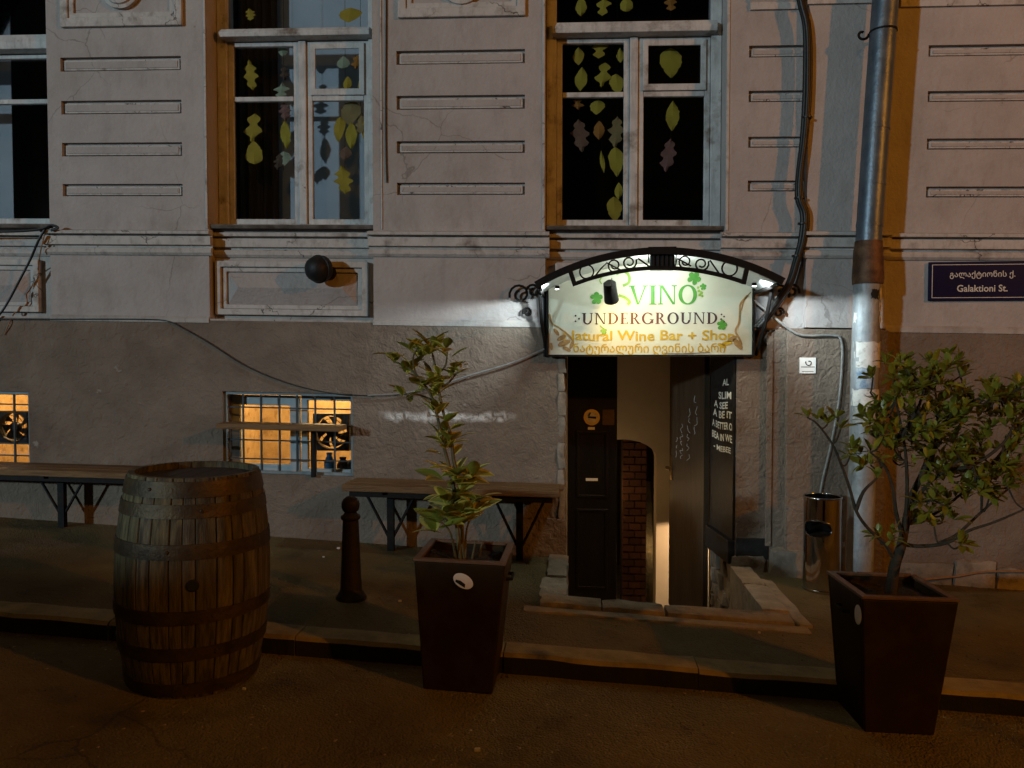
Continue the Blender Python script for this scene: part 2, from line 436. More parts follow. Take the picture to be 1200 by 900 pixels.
def add_cracks(m, scale, width, amt, mask_scale, colour, thr=0.52):
    nt = m.node_tree; N = nt.nodes; L = nt.links; b = N['Principled BSDF']
    tc = N.new('ShaderNodeTexCoord')
    n = N.new('ShaderNodeTexNoise'); n.inputs['Scale'].default_value = scale*3; n.inputs['Detail'].default_value = 5
    L.new(tc.outputs['Object'], n.inputs['Vector'])
    mx0 = N.new('ShaderNodeMix'); mx0.data_type = 'RGBA'; mx0.inputs['Factor'].default_value = 0.16
    L.new(tc.outputs['Object'], mx0.inputs['A']); L.new(n.outputs['Color'], mx0.inputs['B'])
    v = N.new('ShaderNodeTexVoronoi'); v.feature = 'DISTANCE_TO_EDGE'; v.inputs['Scale'].default_value = scale
    L.new(mx0.outputs['Result'], v.inputs['Vector'])
    mr = N.new('ShaderNodeMapRange'); mr.inputs['From Min'].default_value = width; mr.inputs['From Max'].default_value = width*0.3; mr.inputs['To Max'].default_value = amt
    L.new(v.outputs['Distance'], mr.inputs['Value'])
    n2 = N.new('ShaderNodeTexNoise'); n2.inputs['Scale'].default_value = mask_scale; n2.inputs['Detail'].default_value = 3
    L.new(tc.outputs['Object'], n2.inputs['Vector'])
    mr2 = N.new('ShaderNodeMapRange'); mr2.inputs['From Min'].default_value = thr; mr2.inputs['From Max'].default_value = thr+0.07
    L.new(n2.outputs['Fac'], mr2.inputs['Value'])
    mu = N.new('ShaderNodeMath'); mu.operation = 'MULTIPLY'; L.new(mr.outputs[0], mu.inputs[0]); L.new(mr2.outputs[0], mu.inputs[1])
    old = b.inputs['Base Color'].links[0].from_socket
    mx = N.new('ShaderNodeMix'); mx.data_type = 'RGBA'
    L.new(mu.outputs[0], mx.inputs['Factor']); L.new(old, mx.inputs['A']); mx.inputs['B'].default_value = (*colour, 1)
    L.new(mx.outputs['Result'], b.inputs['Base Color'])
add_cracks(M_wall, 1.3, 0.0045, 0.45, 1.1, (0.09, 0.07, 0.06))
add_cracks(M_band, 1.8, 0.007, 0.85, 1.4, (0.09, 0.07, 0.06))
add_cracks(M_trim, 3.0, 0.012, 0.9, 2.0, (0.07, 0.055, 0.045), 0.48)
def add_chips(m, scale, thr, colour):
    nt = m.node_tree; N = nt.nodes; L = nt.links; b = N['Principled BSDF']
    tc = N.new('ShaderNodeTexCoord')
    n = N.new('ShaderNodeTexNoise'); n.inputs['Scale'].default_value = scale; n.inputs['Detail'].default_value = 7; n.inputs['Roughness'].default_value = 0.7
    L.new(tc.outputs['Object'], n.inputs['Vector'])
    mr = N.new('ShaderNodeMapRange'); mr.inputs['From Min'].default_value = thr; mr.inputs['From Max'].default_value = thr+0.03; mr.inputs['To Max'].default_value = 0.8
    L.new(n.outputs['Fac'], mr.inputs['Value'])
    old = b.inputs['Base Color'].links[0].from_socket
    mx = N.new('ShaderNodeMix'); mx.data_type = 'RGBA'
    L.new(mr.outputs[0], mx.inputs['Factor']); L.new(old, mx.inputs['A']); mx.inputs['B'].default_value = (*colour, 1)
    L.new(mx.outputs['Result'], b.inputs['Base Color'])
add_chips(M_wall, 4.0, 0.70, (0.22, 0.185, 0.165)); add_chips(M_trim, 9.0, 0.66, (0.15, 0.125, 0.105)); add_chips(M_planter, 5.0, 0.655, (0.075, 0.045, 0.026)); add_chips(M_frame, 11.0, 0.66, (0.10, 0.075, 0.055))
M_plinth = plinth_mat()
add_chips(M_plinth, 2.6, 0.67, (0.27, 0.235, 0.205))
def asphalt(name, c1, c2, speck):
    m = mat(name, c1, c2, 1.6, 0.85, 0, c3=(c1[0]*0.6, c1[1]*0.6, c1[2]*0.6), scale3=2.5)
    nt = m.node_tree; N = nt.nodes; L = nt.links; b = N['Principled BSDF']
    tc = N.new('ShaderNodeTexCoord')
    v = N.new('ShaderNodeTexVoronoi'); v.inputs['Scale'].default_value = 95
    L.new(tc.outputs['Object'], v.inputs['Vector'])
    n = N.new('ShaderNodeTexNoise'); n.inputs['Scale'].default_value = 45; n.inputs['Detail'].default_value = 5
    L.new(tc.outputs['Object'], n.inputs['Vector'])
    n5 = N.new('ShaderNodeTexNoise'); n5.inputs['Scale'].default_value = 5; n5.inputs['Detail'].default_value = 4
    L.new(tc.outputs['Object'], n5.inputs['Vector'])
    a = N.new('ShaderNodeMath'); a.operation = 'MULTIPLY_ADD'; L.new(v.outputs['Distance'], a.inputs[0]); a.inputs[1].default_value = -0.6; L.new(n.outputs['Fac'], a.inputs[2])
    a2 = N.new('ShaderNodeMath'); a2.operation = 'MULTIPLY_ADD'; L.new(n5.outputs['Fac'], a2.inputs[0]); a2.inputs[1].default_value = 1.6; L.new(a.outputs[0], a2.inputs[2])
    bp = N.new('ShaderNodeBump'); bp.inputs['Strength'].default_value = 0.8; bp.inputs['Distance'].default_value = 0.014
    L.new(a2.outputs[0], bp.inputs['Height']); L.new(bp.outputs['Normal'], b.inputs['Normal'])
    rmp = N.new('ShaderNodeValToRGB'); rmp.color_ramp.elements[0].position = 0.93; rmp.color_ramp.elements[1].position = 0.97
    L.new(v.outputs['Color'], rmp.inputs['Fac'])
    old = b.inputs['Base Color'].links[0].from_socket
    mx = N.new('ShaderNodeMix'); mx.data_type = 'RGBA'
    L.new(rmp.outputs['Color'], mx.inputs['Factor']); L.new(old, mx.inputs['A']); mx.inputs['B'].default_value = (*speck, 1)
    L.new(mx.outputs['Result'], b.inputs['Base Color'])
    return m
M_road = asphalt('road_asphalt', (0.105, 0.082, 0.030), (0.170, 0.135, 0.052), (0.40, 0.32, 0.18))
M_walk = asphalt('pavement_asphalt', (0.094, 0.070, 0.026), (0.152, 0.115, 0.046), (0.20, 0.17, 0.13))

add_cracks(M_road, 1.1, 0.007, 0.45, 0.7, (0.012, 0.010, 0.008), 0.47)
add_cracks(M_walk, 1.5, 0.007, 0.5, 0.9, (0.014, 0.011, 0.009), 0.47)
add_chips(M_road, 0.9, 0.60, (0.045, 0.035, 0.024)); add_chips(M_walk, 1.3, 0.60, (0.125, 0.098, 0.066))
def leaf_mat(name, c1, c2, edge=None, w=0.5, rough=0.35):
    m = mat(name, c1, c2, 12, rough, 0.15, 60, rnd=0.28, spec=0.5)
    if edge:
        nt = m.node_tree; N = nt.nodes; L = nt.links; b = N['Principled BSDF']
        tc = N.new('ShaderNodeTexCoord'); sp = N.new('ShaderNodeSeparateXYZ'); L.new(tc.outputs['UV'], sp.inputs[0])
        n = N.new('ShaderNodeTexNoise'); n.inputs['Scale'].default_value = 9; L.new(tc.outputs['UV'], n.inputs['Vector'])
        a = N.new('ShaderNodeMath'); a.operation = 'MULTIPLY_ADD'; L.new(n.outputs['Fac'], a.inputs[0]); a.inputs[1].default_value = 0.5; L.new(sp.outputs['X'], a.inputs[2])
        r = N.new('ShaderNodeValToRGB'); r.color_ramp.elements[0].position = w+0.2; r.color_ramp.elements[1].position = w+0.32
        L.new(a.outputs[0], r.inputs['Fac'])
        old = b.inputs['Base Color'].links[0].from_socket
        mx = N.new('ShaderNodeMix'); mx.data_type = 'RGBA'
        L.new(r.outputs['Color'], mx.inputs['Factor']); L.new(old, mx.inputs['A']); mx.inputs['B'].default_value = (*edge, 1)
        L.new(mx.outputs['Result'], b.inputs['Base Color'])
    nt = m.node_tree; N = nt.nodes; L = nt.links; b = N['Principled BSDF']
    tr = N.new('ShaderNodeBsdfTranslucent'); L.new(b.inputs['Base Color'].links[0].from_socket, tr.inputs['Color'])
    ms = N.new('ShaderNodeMixShader'); ms.inputs[0].default_value = 0.35
    L.new(b.outputs[0], ms.inputs[1]); L.new(tr.outputs[0], ms.inputs[2]); L.new(ms.outputs[0], N['Material Output'].inputs['Surface'])
    return m
M_leaf_var = leaf_mat('variegated_leaf', (0.22, 0.225, 0.020), (0.31, 0.30, 0.035), (0.75, 0.66, 0.14), 0.52)
M_leaf = leaf_mat('glossy_green_leaf', (0.16, 0.17, 0.013), (0.31, 0.29, 0.030))
M_leaf_y = leaf_mat('young_yellow_green_leaf', (0.19, 0.20, 0.025), (0.28, 0.28, 0.045))

# ------------------------------------------------------------------ text helpers
def font_mesh(body, bold=0.0):
    cu = bpy.data.curves.new('lettering', 'FONT')
    cu.body = body; cu.size = 1; cu.offset = bold; cu.resolution_u = 3
    o = bpy.data.objects.new('lettering', cu)
    col.objects.link(o)
    dg = bpy.context.evaluated_depsgraph_get()
    me = bpy.data.meshes.new_from_object(o.evaluated_get(dg))
    vs = [v.co.copy() for v in me.vertices]; fs = [list(p.vertices) for p in me.polygons]
    bpy.data.objects.remove(o); bpy.data.curves.remove(cu); bpy.data.meshes.remove(me)
    return vs, fs
def text_to(mb, body, x0, x1, z0, z1, Y, bold=0.0, tilt=0.0, jit=0.0):
    """flat lettering fitted in a rectangle of the plane Y, facing the street"""
    vs, fs = font_mesh(body, bold)
    if not vs: return mb
    ax, bx = min(v.x for v in vs), max(v.x for v in vs)
    az, bz = min(v.y for v in vs), max(v.y for v in vs)
    out = []
    for v in vs:
        u = (v.x-ax)/(bx-ax); w = (v.y-az)/(bz-az)
        x = x0+u*(x1-x0); z = z0+w*(z1-z0)+tilt*(x-x0)
        if jit: z += jit*math.sin(u*23)
        out.append((x, Y, z))
    return mb.add(out, fs)
def ring_part(cx, cz, rx, rz, tx, tz, a0, a1, n=22):
    """part of an elliptical ring whose stroke is tx thick at the sides and tz at top and bottom"""
    o = []; i = []
    for k in range(n+1):
        a = a0+(a1-a0)*k/n
        o.append((cx+rx*math.cos(a), cz+rz*math.sin(a)))
        i.append((cx+(rx-tx)*math.cos(a), cz+(rz-tz)*math.sin(a)))
    return [[o[k], o[k+1], i[k+1], i[k]] for k in range(n)]
def serif_letter(ch):
    """polygons of a roman capital in a box of height 1; returns (polygons, width)"""
    T, t, s, h = 0.19, 0.08, 0.09, 0.055
    P = []
    def bar(x0, x1, z0, z1): P.append([(x0, z0), (x1, z0), (x1, z1), (x0, z1)])
    def stem(x, w, top=True, bot=True, l=s, r=s):
        bar(x, x+w, 0, 1)
        if bot: bar(x-l, x+w+r, 0, h)
        if top: bar(x-l, x+w+r, 1-h, 1)
    pi = math.pi
    if ch == 'I': stem(s, T); w = T+2*s
    elif ch == 'V':
        P.append([(0.06, 1), (0.40, 0), (0.50, 0), (0.24, 1)]); P.append([(0.44, 0), (0.50, 0), (0.86, 1), (0.79, 1)])
        bar(-0.02, 0.33, 1-h, 1); bar(0.67, 0.95, 1-h, 1); w = 0.93
    elif ch == 'N':
        stem(0.10, t, True, True); P.append([(0.10, 1), (0.72, 0), (0.84, 0), (0.25, 1)]); bar(0.78, 0.84, 0, 1); bar(0.67, 0.93, 1-h, 1); w = 0.94
    elif ch == 'O': P += ring_part(0.46, 0.5, 0.46, 0.52, T, t, 0, 2*pi, 40); w = 0.92
    elif ch == 'U':
        bar(0.10, 0.10+T, 0.32, 1); bar(0.01, 0.35, 1-h, 1); bar(0.74, 0.74+t, 0.32, 1); bar(0.64, 0.90, 1-h, 1)
        P += ring_part(0.45, 0.33, 0.35, 0.35, T*0.85, t*1.3, pi, 2*pi); w = 0.92
    elif ch == 'D':
        stem(0.10, T, r=0); P += ring_part(0.30, 0.5, 0.56, 0.5, T, h, -pi/2, pi/2, 24); bar(0.10, 0.31, 0, h); bar(0.10, 0.31, 1-h, 1); w = 0.88
    elif ch == 'E':
        stem(0.10, T, r=0); bar(0.10, 0.62, 0, h); bar(0.10, 0.60, 1-h, 1); bar(0.20, 0.50, 0.48, 0.48+h)
        bar(0.58, 0.64, 0, 0.22); bar(0.56, 0.61, 0.80, 1); bar(0.46, 0.50, 0.40, 0.60); w = 0.66
    elif ch == 'R':
        stem(0.10, T); P += ring_part(0.32, 0.74, 0.34, 0.26, T*0.9, h, -pi/2, pi/2, 18); bar(0.10, 0.33, 1-h, 1); bar(0.2, 0.33, 0.48, 0.48+h)
        P.append([(0.34, 0.50), (0.66, 0), (0.84, 0), (0.48, 0.52)]); bar(0.66, 0.90, 0, h); w = 0.86
    elif ch == 'G':
        P += ring_part(0.48, 0.5, 0.48, 0.52, T, t, 0.75, 2*pi-0.55, 34); bar(0.76, 0.76+T*0.9, 0.08, 0.42); bar(0.64, 0.98, 0.42-h, 0.42); bar(0.80, 0.85, 0.68, 0.95); w = 0.96
    return P, w
def serif_word(word, x0, x1, z0, z1, Y, gap=0.10):
    """one mesh per letter"""
    ls = [serif_letter(c) for c in word]
    tot = sum(w for _, w in ls)+gap*(len(ls)-1)
    k = (x1-x0)/tot; x = x0; out = []
    for polys, w in ls:
        mb = MB()
        for i, p in enumerate(polys):
            q = [(x+a*k, z0+b*(z1-z0)) for a, b in p]
            area = sum(q[j][0]*q[(j+1) % len(q)][1]-q[(j+1) % len(q)][0]*q[j][1] for j in range(len(q)))
            if area < 0: q.reverse()
            mb.prism(q, Y-0.00012*(i % 7), Y+0.0015)
        out.append(mb); x += (w+gap)*k
    return out
def blob(cx, cz, rx, rz, n=10, lob=0.0, k=5, rot=0.0, seed=0):
    """leaf-like outline in (x, z)"""
    rr = random.Random(seed); pts = []
    for i in range(n):
        a = 2*math.pi*i/n
        r = 1+lob*math.cos(k*a)+rr.uniform(-0.04, 0.04)
        x, z = rx*r*math.cos(a), rz*r*math.sin(a)
        pts.append((cx+x*math.cos(rot)-z*math.sin(rot), cz+x*math.sin(rot)+z*math.cos(rot)))
    return pts
def spiral(c, r0, r1, a0, a1, Y, n=18):
    return [(c[0]+(r0+(r1-r0)*k/n)*math.cos(a0+(a1-a0)*k/n), Y, c[1]+(r0+(r1-r0)*k/n)*math.sin(a0+(a1-a0)*k/n)) for k in range(n+1)]
def smooth_path(pts, n=6):
    """Catmull-Rom through points"""
    p = [Vector(q) for q in pts]
    p = [p[0]*2-p[1]] + p + [p[-1]*2-p[-2]]
    out = []
    for i in range(1, len(p)-2):
        for k in range(n):
            t = k/n
            out.append(0.5*((2*p[i])+(p[i+1]-p[i-1])*t+(2*p[i-1]-5*p[i]+4*p[i+1]-p[i+2])*t*t+(3*p[i]-p[i-1]-3*p[i+1]+p[i+2])*t**3))
    out.append(p[-2])
    return out

# ================================================================== SETTING
PX0, PX1, PY0 = -0.06, 1.11, -1.03            # the stair pit in front of the door
def sheet(name, m, xs, ys, off, hole=None):
    vs = [(x, y, gz(x)+off) for y in ys for x in xs]
    nx = len(xs); fs = []
    for j in range(len(ys)-1):
        for i in range(nx-1):
            cx, cy = (xs[i]+xs[i+1])/2, (ys[j]+ys[j+1])/2
            if hole and hole[0] < cx < hole[1] and hole[2] < cy < hole[3]: continue
            fs.append((j*nx+i, j*nx+i+1, (j+1)*nx+i+1, (j+1)*nx+i))
    return tag(MB().add(vs, fs).build(name, m), kind='structure')
sheet('road', M_road, [-60, -20, -8, -5, -2.5, 0, 2.5, 5, 8, 20, 60], [-60, -20, -8, -4, -3, -1.80], -KERB)
sheet('pavement', M_walk, [-60, -20, -8, -4, -2, -0.14, 1.20, 3, 8, 20, 60], [-1.78, -1.11, 0.12], 0, (-0.14, 1.20, -1.11, 0.2))
# added wall across the street, unseen: keeps the low cool lamp off the road
gw = thing('cool_lamp_blocker', (-7, -8.2, 0), None, None); tag(gw, kind='structure')
MB().box(-17, 1.5, -8.4, -8.05, -0.6, 1.92).build('wall', M_stone, gw, bevel=0.02)
for k in range(14): MB().rock(-17+k*1.32, -17+k*1.32+1.30, -8.45, -8.0, 1.922, 2.04, 0.01, 3, k).build('coping_stone', M_border, gw)
kerb = thing('kerb', (0, -1.84, gz(0)), None, None); tag(kerb, kind='structure')
x = -7.2; k = 0
while x < 7.2:
    w = random.uniform(0.92, 1.12)
    mb = MB()
    x1 = x+w-0.006
    dz, dy = random.uniform(-0.003, 0.002), random.uniform(-0.004, 0.004)
    n = 8
    vs = []; fs = []
    sec = [(-1.93, -0.22), (-1.93, -0.012), (-1.915, 0.006), (-1.77, 0.008), (-1.755, -0.02), (-1.755, -0.22)]
    for i in range(n+1):
        X = x+(x1-x)*i/n
        for (yy, zz) in sec:
            q = Vector((X, yy, 0)); nn = noise.noise(q*6)*0.006+noise.noise(q*21)*0.003
            vs.append((X, yy+dy+nn, gz(X)+zz+dz+nn))
    m_ = len(sec)
    for i in range(n):
        for j in range(m_):
            l = (j+1) % m_
            fs.append((i*m_+j, i*m_+l, (i+1)*m_+l, (i+1)*m_+j))
    fs.append(list(range(m_))); fs.append([n*m_+j for j in range(m_-1, -1, -1)])
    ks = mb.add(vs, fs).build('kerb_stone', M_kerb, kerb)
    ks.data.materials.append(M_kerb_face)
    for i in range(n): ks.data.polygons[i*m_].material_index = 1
    x += w

# stone border round the stair pit
border = thing('stair_border', (0.5, -1.1, gz(0.5)), None, None); tag(border, kind='structure')
def border_stone(x0, x1, y0, y1, h, seed, j=0.010):
    mb = MB().rock(x0, x1, y0, y1, -0.35, h, j*0.55, 7, seed)
    for v in mb.v: v.z += gz(v.x)
    mb.build('border_stone', M_border, border, smooth=False)
edges = [-0.20, 0.16, 0.52, 1.25]
for i in range(3): border_stone(edges[i]+0.002, edges[i+1]-0.002, -1.185+0.006*(i % 2), -1.025, 0.036-0.003*i, i+1, 0.006)
for i, (a, b) in enumerate(((-1.018, -0.50), (-0.495, -0.06))): border_stone(1.10, 1.255-0.01*i, a, b, 0.040, 10+i, 0.008)
for i, (a, b) in enumerate(((-1.02, -0.62), (-0.615, -0.07))): border_stone(-0.21+0.03*i, -0.045, a, b, 0.022+0.012*i, 20+i, 0.012)
border_stone(-0.30, 1.32, -1.285, -1.195, 0.012, 33, 0.008)
border_stone(1.262, 1.34, -1.19, -0.25, 0.014, 35, 0.010)
# pit walls of rubble and the stone steps going down
rub = thing('stair_pit', (0.5, -0.5, -1.0), None, None); tag(rub, kind='structure')
rr = random.Random(4)
for side, xa, xb in ((0, -0.26, -0.075), (1, 1.125, 1.30)):
    z = -1.0
    while z < -0.14:
        h = rr.uniform(0.09, 0.15); y = -1.03
        while y < -0.02:
            d = rr.uniform(0.14, 0.30); y2 = min(y+d, -0.015)
            MB().rock(xa, xb, y+0.006, y2-0.006, z+0.004, min(z+h, -0.11)-0.006, 0.014, 3, rr.random()*50).build('rubble_stone', M_stone, rub, smooth=True)
            y = y2
        z += h
MB().box(-0.30, 1.34, -1.20, -1.04, -1.05, -0.36).build('pit_wall', M_mortar, rub)
MB().box(-0.32, -0.26, -1.03, -0.02, -1.05, -0.14).build('pit_wall', M_mortar, rub)
MB().box(1.30, 1.36, -1.03, -0.02, -1.05, -0.16).build('pit_wall', M_mortar, rub)
for i in range(5):
    MB().rock(-0.07, 1.12, -1.03+0.30*i, -1.03+0.30*(i+1), -1.3, -0.30-0.15*i, 0.006, 3, 60+i).build('step', M_border, rub, smooth=True)

# ================================================================== BUILDING
bld = thing('building', (0, 0.3, gz(0)), 'old pinkish grey plaster building front with rough brown plinth, grooved piers and tall windows', 'building')
ZL = 1.645                                     # top of the plinth
ZS0, ZS1 = F(150, 299)[1], F(150, 271)[1]      # string course
ZW = F(340, 268, 0.10)[1]                      # bottom of the upper windows
ZTOP = 5.4
XA0, XA1 = fx(59), fx(245)
XB0, XB1 = fx(437.5), fx(639)
XC0, XC1 = fx(849), fx(1300)
BAY = 0.10
# --- plinth with basement window and door openings
def hole(x0, x1, y0, y1, Y=0.0):
    a = F(x0, (y0+y1)/2, Y)[0]; b = F(x1, (y0+y1)/2, Y)[0]
    c = F((x0+x1)/2, y1, Y)[1]; d = F((x0+x1)/2, y0, Y)[1]
    return (a, b, c, d)
H_b0 = hole(-70, 35.5, 458, 549)
H_b1 = hole(262, 414, 460, 556)
DX0, DX1 = fx(660, 550), fx(862, 550)
H_door = (DX0, DX1, -1.5, 1.60)
MB().wall(-7.5, 5.5, -1.6, ZL, [H_b0, H_b1, H_door], -0.012, 0.30).build('plinth', M_plinth, bld, shear=True)
# --- piers with sunk grooves
def pier(x0, x1, rows, gx0, gx1, name='pier'):
    holes = [(gx0, gx1, z0, z1) for z0, z1 in rows]
    p = MB().wall(x0, x1, ZL, ZTOP, holes, 0.0, 0.035).build(name, M_wall, bld, shear=True)
    MB().box(x0+0.002, x1-0.002, 0.035, 0.32, ZL+0.002, ZTOP).build('pier_core', M_wall, bld, shear=True)
    for z0, z1 in rows:
        d = 0.016
        MB().prism([(gx0+d*1.3, z0+d*0.7), (gx1-d, z0+d*0.7), (gx1-d, z1-d), (gx0+d*1.3, z1-d)], 0.013, 0.034).build('groove_moulding', M_trim, p, shear=True, bevel=0.004)
        MB().prism([(gx0+d*2.2, z0+d*1.5), (gx1-d*2, z0+d*1.5), (gx1-d*2, z1-d*1.9), (gx0+d*2.2, z1-d*1.9)], 0.008, 0.0128).build('groove_field', M_wall, p, shear=True)
    return p
def rows(px, ys): return [(F(px, b)[1], F(px, a)[1]) for a, b in ys]
RA = rows(140, [(66.5, 83), (117.5, 133.5), (167, 183), (215.5, 230)])
RB = rows(540, [(58.5, 75), (111.5, 128), (165, 179.5), (214, 228.5)])
RC = rows(910, [(53, 67), (106, 119.5), (160, 173), (211.5, 224.5)])
RD = rows(1150, [(52, 65.5), (106, 119), (162, 175), (218.5, 231.5)])
dzr = RA[0][0]-RA[1][0]
for q in (RA, RB): q.append((q[0][0]+dzr*2.6, q[0][1]+dzr*2.6))
pA = pier(XA0, XA1, RA, fx(75), fx(215))
pB = pier(XB0, XB1, RB, fx(465.5), fx(615))
pC = pier(XC0, fx(946)+0.01, RC, fx(875.5), fx(946)-0.012)
pD = pier(fx(1041)-0.06, XC1+1.0, RD, fx(1084), fx(1300))
pZ = pier(-7.5, fx(-140), [], 0, 0)
# thin raised edge strips beside the openings
for xs_, xe_ in ((XA1-0.022, XA1-0.004), (XB0+0.06, XB0+0.072), (XB1-0.022, XB1-0.004), (XC0+0.004, XC0+0.024)):
    MB().box(xs_, xe_, -0.008, 0.001, ZS1+0.02, ZTOP).build('edge_strip', M_trim, bld, shear=True, bevel=0.003)
# ornament panels at the top of the piers
def top_panel(px0, px1, pyb, disc):
    x0, x1 = fx(px0, 20), fx(px1, 20); zb = F((px0+px1)/2, pyb)[1]
    b = MB().wall(x0, x1, zb, ZTOP, [(x0+0.06, x1-0.06, zb+0.065, ZTOP-0.02)], -0.030, 0.0).build('ornament_panel', M_trim, bld, shear=True, bevel=0.006)
    MB().wall(x0+0.062, x1-0.062, zb+0.067, ZTOP, [(x0+0.10, x1-0.10, zb+0.105, ZTOP-0.05)], -0.017, -0.001).build('panel_moulding', M_trim, b, shear=True, bevel=0.005)
    if disc:
        c = ((x0+x1)/2, -0.002, F((px0+px1)/2, disc)[1])
        MB().lathe([(0.15, 0), (0.15, 0.03), (0.125, 0.035), (0.12, 0.05), (0.105, 0.055), (0.06, 0.075), (0.0001, 0.08)], c, 36, 'y').build('roundel', M_trim, b, shear=True, smooth=True)
top_panel(73, 215, 32, -12)
top_panel(467, 616, 21, -18)
def moulding(name, x0, x1, Y, prof, m=M_trim):
    return MB().xprism([(Y-d, z) for d, z in prof], x0, x1).build(name, m, bld, shear=True)
z9 = F(910, 12)[1]
moulding('cornice_strip', fx(876), fx(946)-0.01, 0, [(0.0, z9), (0.02, z9), (0.024, z9+0.035), (0.014, z9+0.05), (0.03, z9+0.065), (0.03, z9+0.10), (0.0, z9+0.10)])
moulding('cornice_strip', fx(1050), XC1+0.9, 0, [(0.0, z9), (0.02, z9), (0.024, z9+0.035), (0.014, z9+0.05), (0.03, z9+0.065), (0.03, z9+0.10), (0.0, z9+0.10)])
# --- pilaster behind the downpipe
PIL = 0.065
q0, q1 = fx(946.5, 150, -PIL), fx(1041, 150, -PIL)
MB().box(q0, q1, -PIL, 0.30, ZL+0.004, ZTOP).build('pilaster', M_wall, bld, shear=True, bevel=0.004)
moulding('cornice_strip', q0-0.015, q1+0.015, -PIL, [(0.0, z9+0.002), (0.02, z9+0.002), (0.024, z9+0.037), (0.014, z9+0.052), (0.03, z9+0.067), (0.03, z9+0.102), (0.0, z9+0.102)])
r0 = fx(900, 500, -0.03)
MB().box(r0, fx(1041, 500, -0.03), -0.035, 0.0, -1.2, ZL-0.012).build('pilaster_base', M_plinth, bld, shear=True, bevel=0.006)
MB().box(fx(921, 500, -0.075), fx(1040, 500, -0.075), -0.078, -0.036, -1.2, ZL-0.006).build('pilaster_base', M_plinth, bld, shear=True, bevel=0.008)
MB().box(fx(896, 500), fx(903, 500), -0.05, -0.036, 0.10, ZL-0.03).build('edge_strip', M_plinth, bld, shear=True, bevel=0.004)
# --- string course: ledge, fascia and lower roll, piece by piece
hs = ZS1-ZS0
def course(x0, x1, Y, dz=0.0, ns=''):
    a, b = ZS0+dz, ZS1+dz
    prof = [(0.0, a), (0.012, a), (0.030, a+hs*0.10), (0.034, a+hs*0.20), (0.020, a+hs*0.30), (0.001, a+hs*0.325), (0.001, a+hs*0.385), (0.040, a+hs*0.42), (0.044, a+hs*0.76), (0.012, a+hs*0.775), (0.012, a+hs*0.83), (0.066, a+hs*0.85), (0.070, a+hs*0.97), (0.0, a+hs*1.06)]
    return moulding('string_course', x0, x1, Y, prof)
course(-7.5, fx(-140)-0.0, 0)
course(XA0-0.03, XA1+0.03, 0)
course(XB0-0.03, XB1+0.03, 0)
course(XC0-0.03, q0-0.02, 0)
course(q0-0.018, q1+0.018, -PIL)
course(q1+0.022, XC1+1.0, 0)
# plaster drip edge above the plinth
for a, b in ((-7.5, fx(-140)), (XA0, XA1), (XB0, XB1), (XC0, r0-0.01), (q1+0.02, XC1+1.0)):
    MB().xprism([(-0.001, ZL-0.018), (-0.020, ZL-0.018), (-0.020, ZL+0.012), (-0.001, ZL+0.030)], a, b).build('drip_edge', M_band, bld, shear=True)
# --- recessed bays below the upper windows, with their cushion panels
def bay(x0, x1, panel):
    MB().box(x0+0.001, x1-0.001, BAY, 0.40, ZL+0.003, ZW).build('bay_wall', M_band, bld, shear=True)
    MB().box(x0+0.001, x1-0.001, -0.010, BAY, ZL-0.003, ZL+0.012).build('bay_ledge', M_band, bld, shear=True)
    a, b = ZS0, ZS1
    prof = [(0.0, a), (0.012, a), (0.030, a+hs*0.10), (0.034, a+hs*0.20), (0.020, a+hs*0.30), (0.001, a+hs*0.325), (0.001, a+hs*0.385), (0.040, a+hs*0.42), (0.044, a+hs*0.76), (0.012, a+hs*0.775), (0.012, a+hs*0.83), (0.066, a+hs*0.85), (0.070, a+hs*0.99), (0.0, a+hs*1.06)]
    moulding('string_course', x0+0.002, x1-0.002, BAY, prof)
    if not panel: return
    c0, c1, d0, d1 = panel
    f = MB().wall(c0, c1, d0, d1, [(c0+0.045, c1-0.045, d0+0.045, d1-0.045)], BAY-0.048, BAY-0.0005).build('panel_frame', M_trim, bld, shear=True, bevel=0.006)
    MB().wall(c0+0.047, c1-0.047, d0+0.047, d1-0.047, [(c0+0.082, c1-0.082, d0+0.08, d1-0.08)], BAY-0.024, BAY-0.0006).build('panel_moulding', M_trim, f, shear=True, bevel=0.006)
    # hipped cushion
    e0, e1, g0, g1 = c0+0.084, c1-0.084, d0+0.082, d1-0.082
    hh = (g1-g0)/2
    vs = [(e0, BAY-0.003, g0), (e1, BAY-0.003, g0), (e1, BAY-0.003, g1), (e0, BAY-0.003, g1), (e0+hh*0.9, BAY-0.066, (g0+g1)/2), (e1-hh*0.9, BAY-0.066, (g0+g1)/2)]
    MB().add(vs, [(0, 1, 5, 4), (1, 2, 5), (2, 3, 4, 5), (3, 0, 4)]).build('cushion', M_wall, f, shear=True)
BAYS = [(fx(-140), XA0), (XA1, XB0), (XB1, XC0)]
def panel_px(x0, x1, y0, y1):
    h = hole(x0, x1, y0, y1, BAY); return h
P1 = panel_px(255, 433, 307, 370)
bay(*BAYS[0], (P1[0]-(BAYS[1][0]-BAYS[0][0]), fx(50, 340, BAY), P1[2], P1[3]))
bay(*BAYS[1], P1)
bay(*BAYS[2], (BAYS[2][0]+0.07, BAYS[2][1]-0.07, P1[2], P1[3]))
